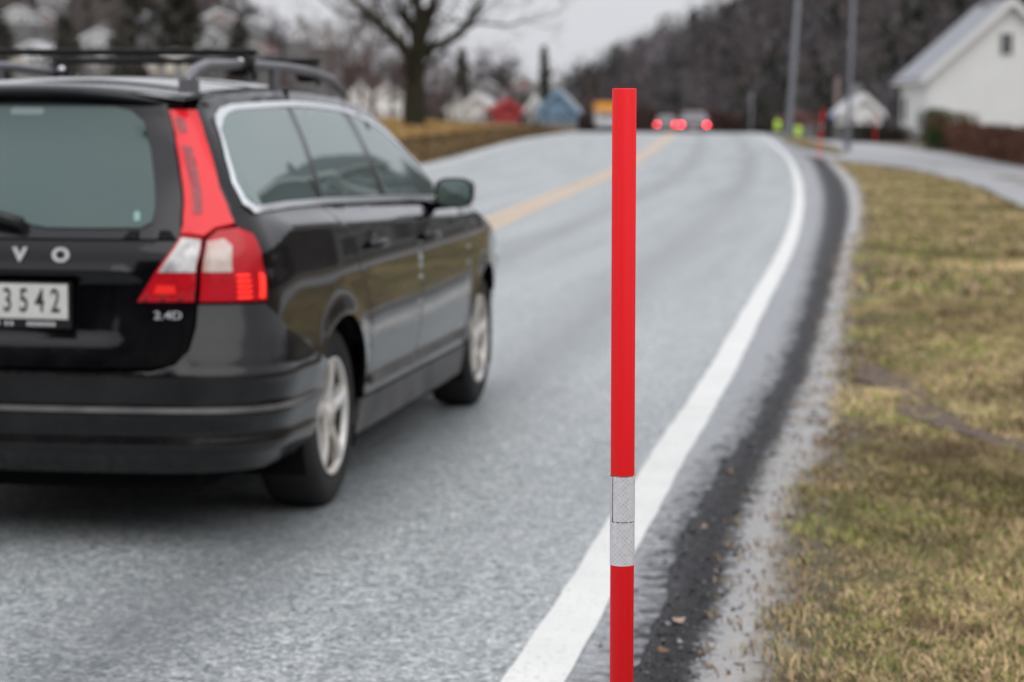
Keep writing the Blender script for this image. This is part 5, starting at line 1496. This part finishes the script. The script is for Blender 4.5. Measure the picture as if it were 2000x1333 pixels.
hedge('bush', [(8.5, 170), (17.5, 172)], 2.2, 3.0, [(.10, .055, .045), (.06, .04, .035), (.045, .035, .03)], 'reddish brown scrub beyond the distant cars', 6000, 10, 'bush', .14)
hedge('bush', [(-1.0, 168), (6.5, 172)], 1.9, 3.0, [(.07, .05, .045), (.05, .04, .035)], 'dull brown scrub behind the white and orange lorry', 5000, 12, 'bush', .14)

# ================================================================= woods on the hills: thousands of bare crowns, read as one mass
def woods(name, n_, ylim, anglim, hmean, colr, seed, evg=.1, m_tri=46, keep=None, size=.75, xy=None):
    r = np.random.default_rng(seed)
    y = r.uniform(*ylim, n_); a_ = r.uniform(*anglim, n_); x = y * a_
    if keep is not None: k = keep(x, y); x, y = x[k], y[k]
    if xy is not None: x, y = xy
    n_ = len(x); g = T(x, y); h = hmean * r.uniform(.55, 1.4, n_); w = h * r.uniform(.45, .75, n_)
    ever = r.uniform(0, 1, n_) < evg
    t = r.uniform(.12, 1, (n_, m_tri)); pr = np.where(ever[:, None], (1 - t) ** .8 * .8, np.sqrt(np.clip(1 - (1.75*t - .85) ** 2, .02, 1)))
    rad = w[:, None] / 2 * pr * r.uniform(.1, 1.05, (n_, m_tri)); an = r.uniform(0, 6.28, (n_, m_tri))
    c = np.stack([x[:, None] + rad*np.cos(an), y[:, None] + rad*np.sin(an), g[:, None] + t*h[:, None]], 2)
    d1 = np.stack([np.cos(an)*.5, np.sin(an)*.5, r.uniform(.2, .9, an.shape)], 2); d1 /= np.linalg.norm(d1, axis=2, keepdims=True)
    d2 = r.normal(0, 1, d1.shape); d2 /= np.linalg.norm(d2, axis=2, keepdims=True)
    L = size * r.uniform(.6, 1.7, an.shape)[..., None] * (hmean / 9); wd = np.where(ever[:, None, None], .8, .34) * L
    v = np.stack([c - d1*L*.6, c + d1*L, c + d2*wd], 2)
    ci = r.integers(0, len(colr), n_); base = np.array(colr)[ci]
    base = np.where(ever[:, None], np.array([.022, .030, .020]), base)
    cols = base[:, None] * r.uniform(.6, 1.45, an.shape)[..., None] * r.uniform(.75, 1.3, n_)[:, None, None]
    vt = v.reshape(-1, 3); f = np.arange(len(vt)).reshape(-1, 3)
    # trunks
    tw_ = .16 * hmean / 9
    tv = np.stack([np.stack([x - tw_, y, g - .5], 1), np.stack([x + tw_, y, g - .5], 1), np.stack([x, y, g + h*.85], 1), np.stack([x, y - tw_, g - .5], 1), np.stack([x, y + tw_, g - .5], 1), np.stack([x, y, g + h*.85], 1)], 1).reshape(-1, 3)
    f = np.concatenate([f, np.arange(len(tv)).reshape(-1, 3) + len(vt)]); vt = np.concatenate([vt, tv])
    cols = np.concatenate([cols.reshape(-1, 3), np.repeat(base * .8, 2, 0)])
    return tinted_mesh(name, vt, f, cols, twig_mat, kind='stuff')
WR = [(.105, .094, .102), (.125, .115, .125), (.085, .078, .084), (.118, .094, .092), (.098, .092, .084)]  # twig colours lifted and greyed, standing in for haze on the hill
WL = [(.085, .066, .064), (.11, .088, .085), (.065, .055, .052), (.095, .085, .085)]
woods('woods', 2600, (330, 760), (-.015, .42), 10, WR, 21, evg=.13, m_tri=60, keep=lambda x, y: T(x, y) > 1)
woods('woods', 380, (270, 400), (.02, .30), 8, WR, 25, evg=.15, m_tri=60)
woods('woods', 640, (232, 560), (-.42, -.02), 6.2, WL, 22, evg=.12, m_tri=70)
woods('woods', 200, (225, 300), (-.06, .05), 4.2, WL, 23, evg=.08, m_tri=60)
k_ = 420
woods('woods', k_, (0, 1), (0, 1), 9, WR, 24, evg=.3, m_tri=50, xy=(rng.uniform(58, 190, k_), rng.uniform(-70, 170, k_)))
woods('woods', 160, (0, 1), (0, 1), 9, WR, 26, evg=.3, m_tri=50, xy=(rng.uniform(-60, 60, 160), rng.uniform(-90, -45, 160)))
pk_ = rng.uniform(.060, .078, 26)
woods('woods', 26, (0, 1), (0, 1), 9, [(.30, .27, .29), (.22, .20, .215)], 28, evg=0, m_tri=60, xy=(pk_ * 520, rng.uniform(505, 540, 26)))
woods('woods', 110, (0, 1), (0, 1), 14, WR, 27, evg=.4, m_tri=90, xy=(rng.uniform(-45, 2, 110), rng.uniform(-48, -26, 110)), size=1.0)  # unseen tall trees behind the camera, added to darken the tailgate's reflection

# ================================================================= distant traffic
def small_car(x, y, z, rz, body_m, lab, hgt=1.45, w=1.78, lit=True, colr_glass=pane_m):
    c = empty('distant_car', (x, y, z), rz, label=lab, cat='car', group='cars driving away in the distance')
    # profile (y forward, z): rear at y=0
    pr = [(0, .35, w*.96), (.0, .70, w), (.05, .93, w*.96), (.35, hgt-.12, w*.74), (.6, hgt-.02, w*.70), (1.8, hgt, w*.68), (2.5, hgt-.08, w*.70), (3.3, .95, w*.90), (4.2, .78, w*.86), (4.3, .35, w*.86)]
    v = []; f = []
    m = 7
    def sec(yy, zt, wt):
        h_ = w/2; lo = .25
        k = wt/2
        return [(-h_*.96, yy, lo), (-h_, yy, min(.62, zt*.9)), (-h_*.98 if zt > .95 else -k, yy, min(.92, zt)), (-k, yy, zt), (0, yy, zt + .03), (k, yy, zt), (h_*.98 if zt > .95 else k, yy, min(.92, zt)), (h_, yy, min(.62, zt*.9)), (h_*.96, yy, lo)]
    sc = [sec(a, b_, c_) for a, b_, c_ in pr[1:-1]]
    sc = [[(p[0]*.97, p[1]-.01, p[2]) for p in sec(0.02, .66, w*.98)]] + sc + [sec(4.3, .62, w*.84)]
    for s_ in sc: v += s_
    k = 9
    for i in range(len(sc)-1):
        for j in range(k-1): f.append((i*k+j, i*k+j+1, (i+1)*k+j+1, (i+1)*k+j))
        f.append((i*k+k-1, i*k, (i+1)*k, (i+1)*k+k-1))
    f.append(tuple(range(k))); f.append(tuple(reversed(range((len(sc)-1)*k, len(sc)*k))))
    q = MB(); q.add(v, f, False); b_ = q.build('body', body_m, c)
    bm = bmesh.new(); bm.from_mesh(b_.data); bmesh.ops.recalc_face_normals(bm, faces=bm.faces[:]); bm.to_mesh(b_.data); bm.free()
    q = MB(); q.add([(-w*.40, .035, .96), (w*.40, .035, .96), (w*.34, .335, hgt-.16), (-w*.34, .335, hgt-.16)], [(0, 1, 2, 3)]); q.build('rear_window', colr_glass, c)
    for s_ in (-1, 1):
        q = MB(); q.box(s_*w*.40-.085, s_*w*.40+.085, -.05, .03, .71, .85); q.build('tail_lamp', far_lit if lit else red_lens, c)
        for yy in (.75, 3.45):
            q = MB(); q.lathe([(0, s_*w/2*.80), (.31, s_*w/2*.80), (.32, s_*w/2*.9), (.31, s_*w/2*1.0), (.18, s_*w/2*1.01), (0, s_*w/2*1.0)], 18, 'x', (0, yy, .32)); q.build('wheel', rubber, c)
    q = MB(); q.box(-.26, .26, -.035, -.005, .50, .61); q.build('number_plate', plate_m, c)
    q = MB(); q.box(-w*.47, w*.47, -.06, .10, .28, .46); q.build('bumper', black, c)
    return c
far_lit = M('far_lit_tail_lamp', (.8, .02, .02), .3, emit=((1, .04, .06), 15))
silver = M('silver_paint', (.13, .13, .145), .35, coat=.5)
darkp = M('grey_paint', (.09, .09, .105), .35, coat=.5)
mirr_glass = M('far_rear_window', (.08, .085, .095), .1, ior=1.9)
d1 = 128.0; small_car(at(1351, d1), d1, zat(243.5, d1, 1351) - .78, -.10, darkp, 'nearer of the two distant cars with lit tail lamps, right of the yellow centre line', 1.52, 1.84, colr_glass=mirr_glass)
d2 = 168.0; small_car(at(1297, d2), d2, zat(243.0, d2, 1297) - .78, -.08, silver, 'farther of the two distant cars with lit tail lamps, right beside the red pole', 1.46, 1.72, colr_glass=mirr_glass)
# oncoming lorry beyond the crest
d3 = 150.0; xx = at(1186, d3); zz = zat(251, d3, 1186) - .25
lo = empty('small_lorry', (xx, d3, zz), R(2), label='white vehicle with an orange upper half coming over the crest left of the red pole', cat='lorry')
orange = M('orange_box', (.72, .32, .04), .5, emit=None); whitev = M('white_cab', (.58, .58, .60), .35, coat=.4)
q = MB(); q.box(-.88, .88, 0, 1.3, .35, 1.32); cabm = q.build('cab', whitev, lo, bevel=.08)
q = MB(); q.box(-.84, .84, .02, 3.6, 1.325, 2.05); q.build('load_box', orange, lo, bevel=.03)
q = MB(); q.box(-.80, .80, 1.4, 3.6, .5, 1.31); q.build('chassis', whitev, lo)
q = MB(); q.box(-.72, .72, -.012, -.004, .98, 1.24); q.build('windscreen', mirr_glass, cabm)
q = MB(); q.box(-.80, .80, -.03, .1, .30, .46); q.build('bumper', darkp, lo)
for s_ in (-1, 1):
    q = MB(); q.box(s_*.66-.10, s_*.66+.10, -.02, .02, .62, .76); q.build('headlight', clear_lens, lo)
    for yy in (.7, 2.8):
        q = MB(); q.lathe([(0, s_*.72), (.30, s_*.72), (.32, s_*.8), (.30, s_*.9), (0, s_*.9)], 16, 'x', (0, yy, .32)); q.build('wheel', rubber, lo)

# ================================================================= two people in bright vests
hivis = M('bright_yellow_green_vest', (.66, 1.0, .10), .7, emit=None); trousers = M('dark_trousers', (.018, .019, .024), .9); skin = M('skin', (.50, .32, .24), .6); dark_hair = M('dark_cap', (.03, .025, .022), .8); jacket = M('dark_jacket', (.03, .032, .038), .9)
tapeg = M('vest_tape', (.55, .56, .56), .4)
def person(x, y, z, h, rz, lab, stride=.16):
    e = empty('person', (x, y, z), rz, label=lab, cat='person', group='people in bright vests on the footway')
    s = h / 1.75
    V = {'pel': (0, 0, .93), 'wa': (0, .0, 1.08), 'ch': (0, .0, 1.32), 'nk': (0, .01, 1.47), 'hd0': (0, .02, 1.56), 'hd1': (0, .03, 1.66), 'hd2': (0, .025, 1.74),
         'shl': (-.17, 0, 1.41), 'ell': (-.23, -.03, 1.14), 'wrl': (-.22, .07, .92), 'hal': (-.21, .10, .83), 'shr': (.17, 0, 1.41), 'elr': (.23, -.05, 1.14), 'wrr': (.22, .0, .90), 'har': (.21, .02, .81),
         'hil': (-.09, 0, .88), 'knl': (-.10, stride*.6, .50), 'anl': (-.10, stride*.7, .09), 'tol': (-.11, stride*.7+.16, .04), 'hir': (.09, 0, .88), 'knr': (.10, -stride*.2, .49), 'anr': (.10, -stride, .10), 'tor': (.11, -stride+.15, .035)}
    Rr = {'pel': .145, 'wa': .13, 'ch': .155, 'nk': .055, 'hd0': .075, 'hd1': .098, 'hd2': .07, 'shl': .072, 'ell': .045, 'wrl': .032, 'hal': .04, 'shr': .072, 'elr': .045, 'wrr': .032, 'har': .04, 'hil': .09, 'knl': .06, 'anl': .045, 'tol': .04, 'hir': .09, 'knr': .06, 'anr': .045, 'tor': .04}
    E_ = [('pel','wa'),('wa','ch'),('ch','nk'),('nk','hd0'),('hd0','hd1'),('hd1','hd2'),('ch','shl'),('shl','ell'),('ell','wrl'),('wrl','hal'),('ch','shr'),('shr','elr'),('elr','wrr'),('wrr','har'),('pel','hil'),('hil','knl'),('knl','anl'),('anl','tol'),('pel','hir'),('hir','knr'),('knr','anr'),('anr','tor')]
    ks = list(V); me = bpy.data.meshes.new('body'); me.from_pydata([tuple(c*s for c in V[k]) for k in ks], [(ks.index(a), ks.index(b_)) for a, b_ in E_], [])
    o = link('tmp', me)
    md = o.modifiers.new('s', 'SKIN'); 
    for i, k in enumerate(ks): me.skin_vertices[0].data[i].radius = (Rr[k]*s, Rr[k]*s*.9)
    me.skin_vertices[0].data[0].use_root = True
    sb = o.modifiers.new('u', 'SUBSURF'); sb.levels = 1; sb.render_levels = 1
    dg = bpy.context.evaluated_depsgraph_get(); m2 = bpy.data.meshes.new_from_object(o.evaluated_get(dg)); bpy.data.objects.remove(o)
    m2.materials.clear()
    for m_ in (trousers, skin, jacket): m2.materials.append(m_)
    for p in m2.polygons:
        c = p.center / s
        p.material_index = 1 if (c.z > 1.50 or (abs(c.x) > .17 and c.z < .90 and c.z > .7)) else (2 if c.z > .95 else 0)
        p.use_smooth = True
    b_ = link('body', m2, None, e)
    q = MB(); prof = [(.165, .88), (.172, 1.0), (.168, 1.12), (.185, 1.30), (.19, 1.38), (.14, 1.45), (.075, 1.475)]
    v = []; m = 18
    for r, zz in prof:
        for k in range(m):
            t = 2*math.pi*k/m; v.append((r*1.12*math.cos(t)*s, r*.98*math.sin(t)*s, zz*s))
    q.add(v, [(j*m+k, j*m+(k+1) % m, (j+1)*m+(k+1) % m, (j+1)*m+k) for j in range(len(prof)-1) for k in range(m)], True)
    ve = q.build('vest', hivis, e)
    q = MB(); v = []
    for zz in (1.02, 1.07):
        for k in range(m): t = 2*math.pi*k/m; v.append((.176*1.12*math.cos(t)*s, .176*.98*math.sin(t)*s, zz*s))
    q.add(v, [(k, (k+1) % m, m+(k+1) % m, m+k) for k in range(m)], True); q.build('reflective_stripe', tapeg, ve)
    q = MB(); q.lathe([(.104*s, 1.66*s), (.103*s, 1.71*s), (.08*s, 1.765*s), (0, 1.785*s)], 16, 'z', (0, .025*s, 0)); q.build('hair', dark_hair, e)
    q = MB(); q.lathe([(0, .135*s), (.014*s, .12*s), (.016*s, .10*s)], 8, 'y', (0, 0, 1.635*s)); q.build('nose', skin, e)
    return e
d4 = 150.0
for px, py, d4, lab in ((1513, 244, 142.0, 'person in a bright yellow-green vest standing beyond the road bend, left one of the two'), (1553, 257, 122.0, 'person in a bright yellow-green vest standing lower down, right one of the two')):
    z = zat(py, d4, px) - 1.20 * 1.0
    person(at(px, d4), d4, z, 1.75, .3, lab)

# ================================================================= leaves lying by the road
for i, (x, y, s, m_, lab) in enumerate([(.47, 6.1, .030, leaf_m, 'pale pinkish fallen leaf nearest the camera on the dark grit'), (.87, 8.69, .026, leaf_m2, 'rusty fallen leaf farthest along the dark grit'), (.41, 5.75, .020, leaf_m2, 'small rusty fallen leaf at the bottom edge of the picture'), (.67, 7.5, .020, leaf_m, 'small pale fallen leaf halfway along the dark grit'), (1.55, 7.2, .030, leaf_m, 'pale fallen leaf lying in the turf')]):
    leaf(x, y, s, m_, lab=lab)
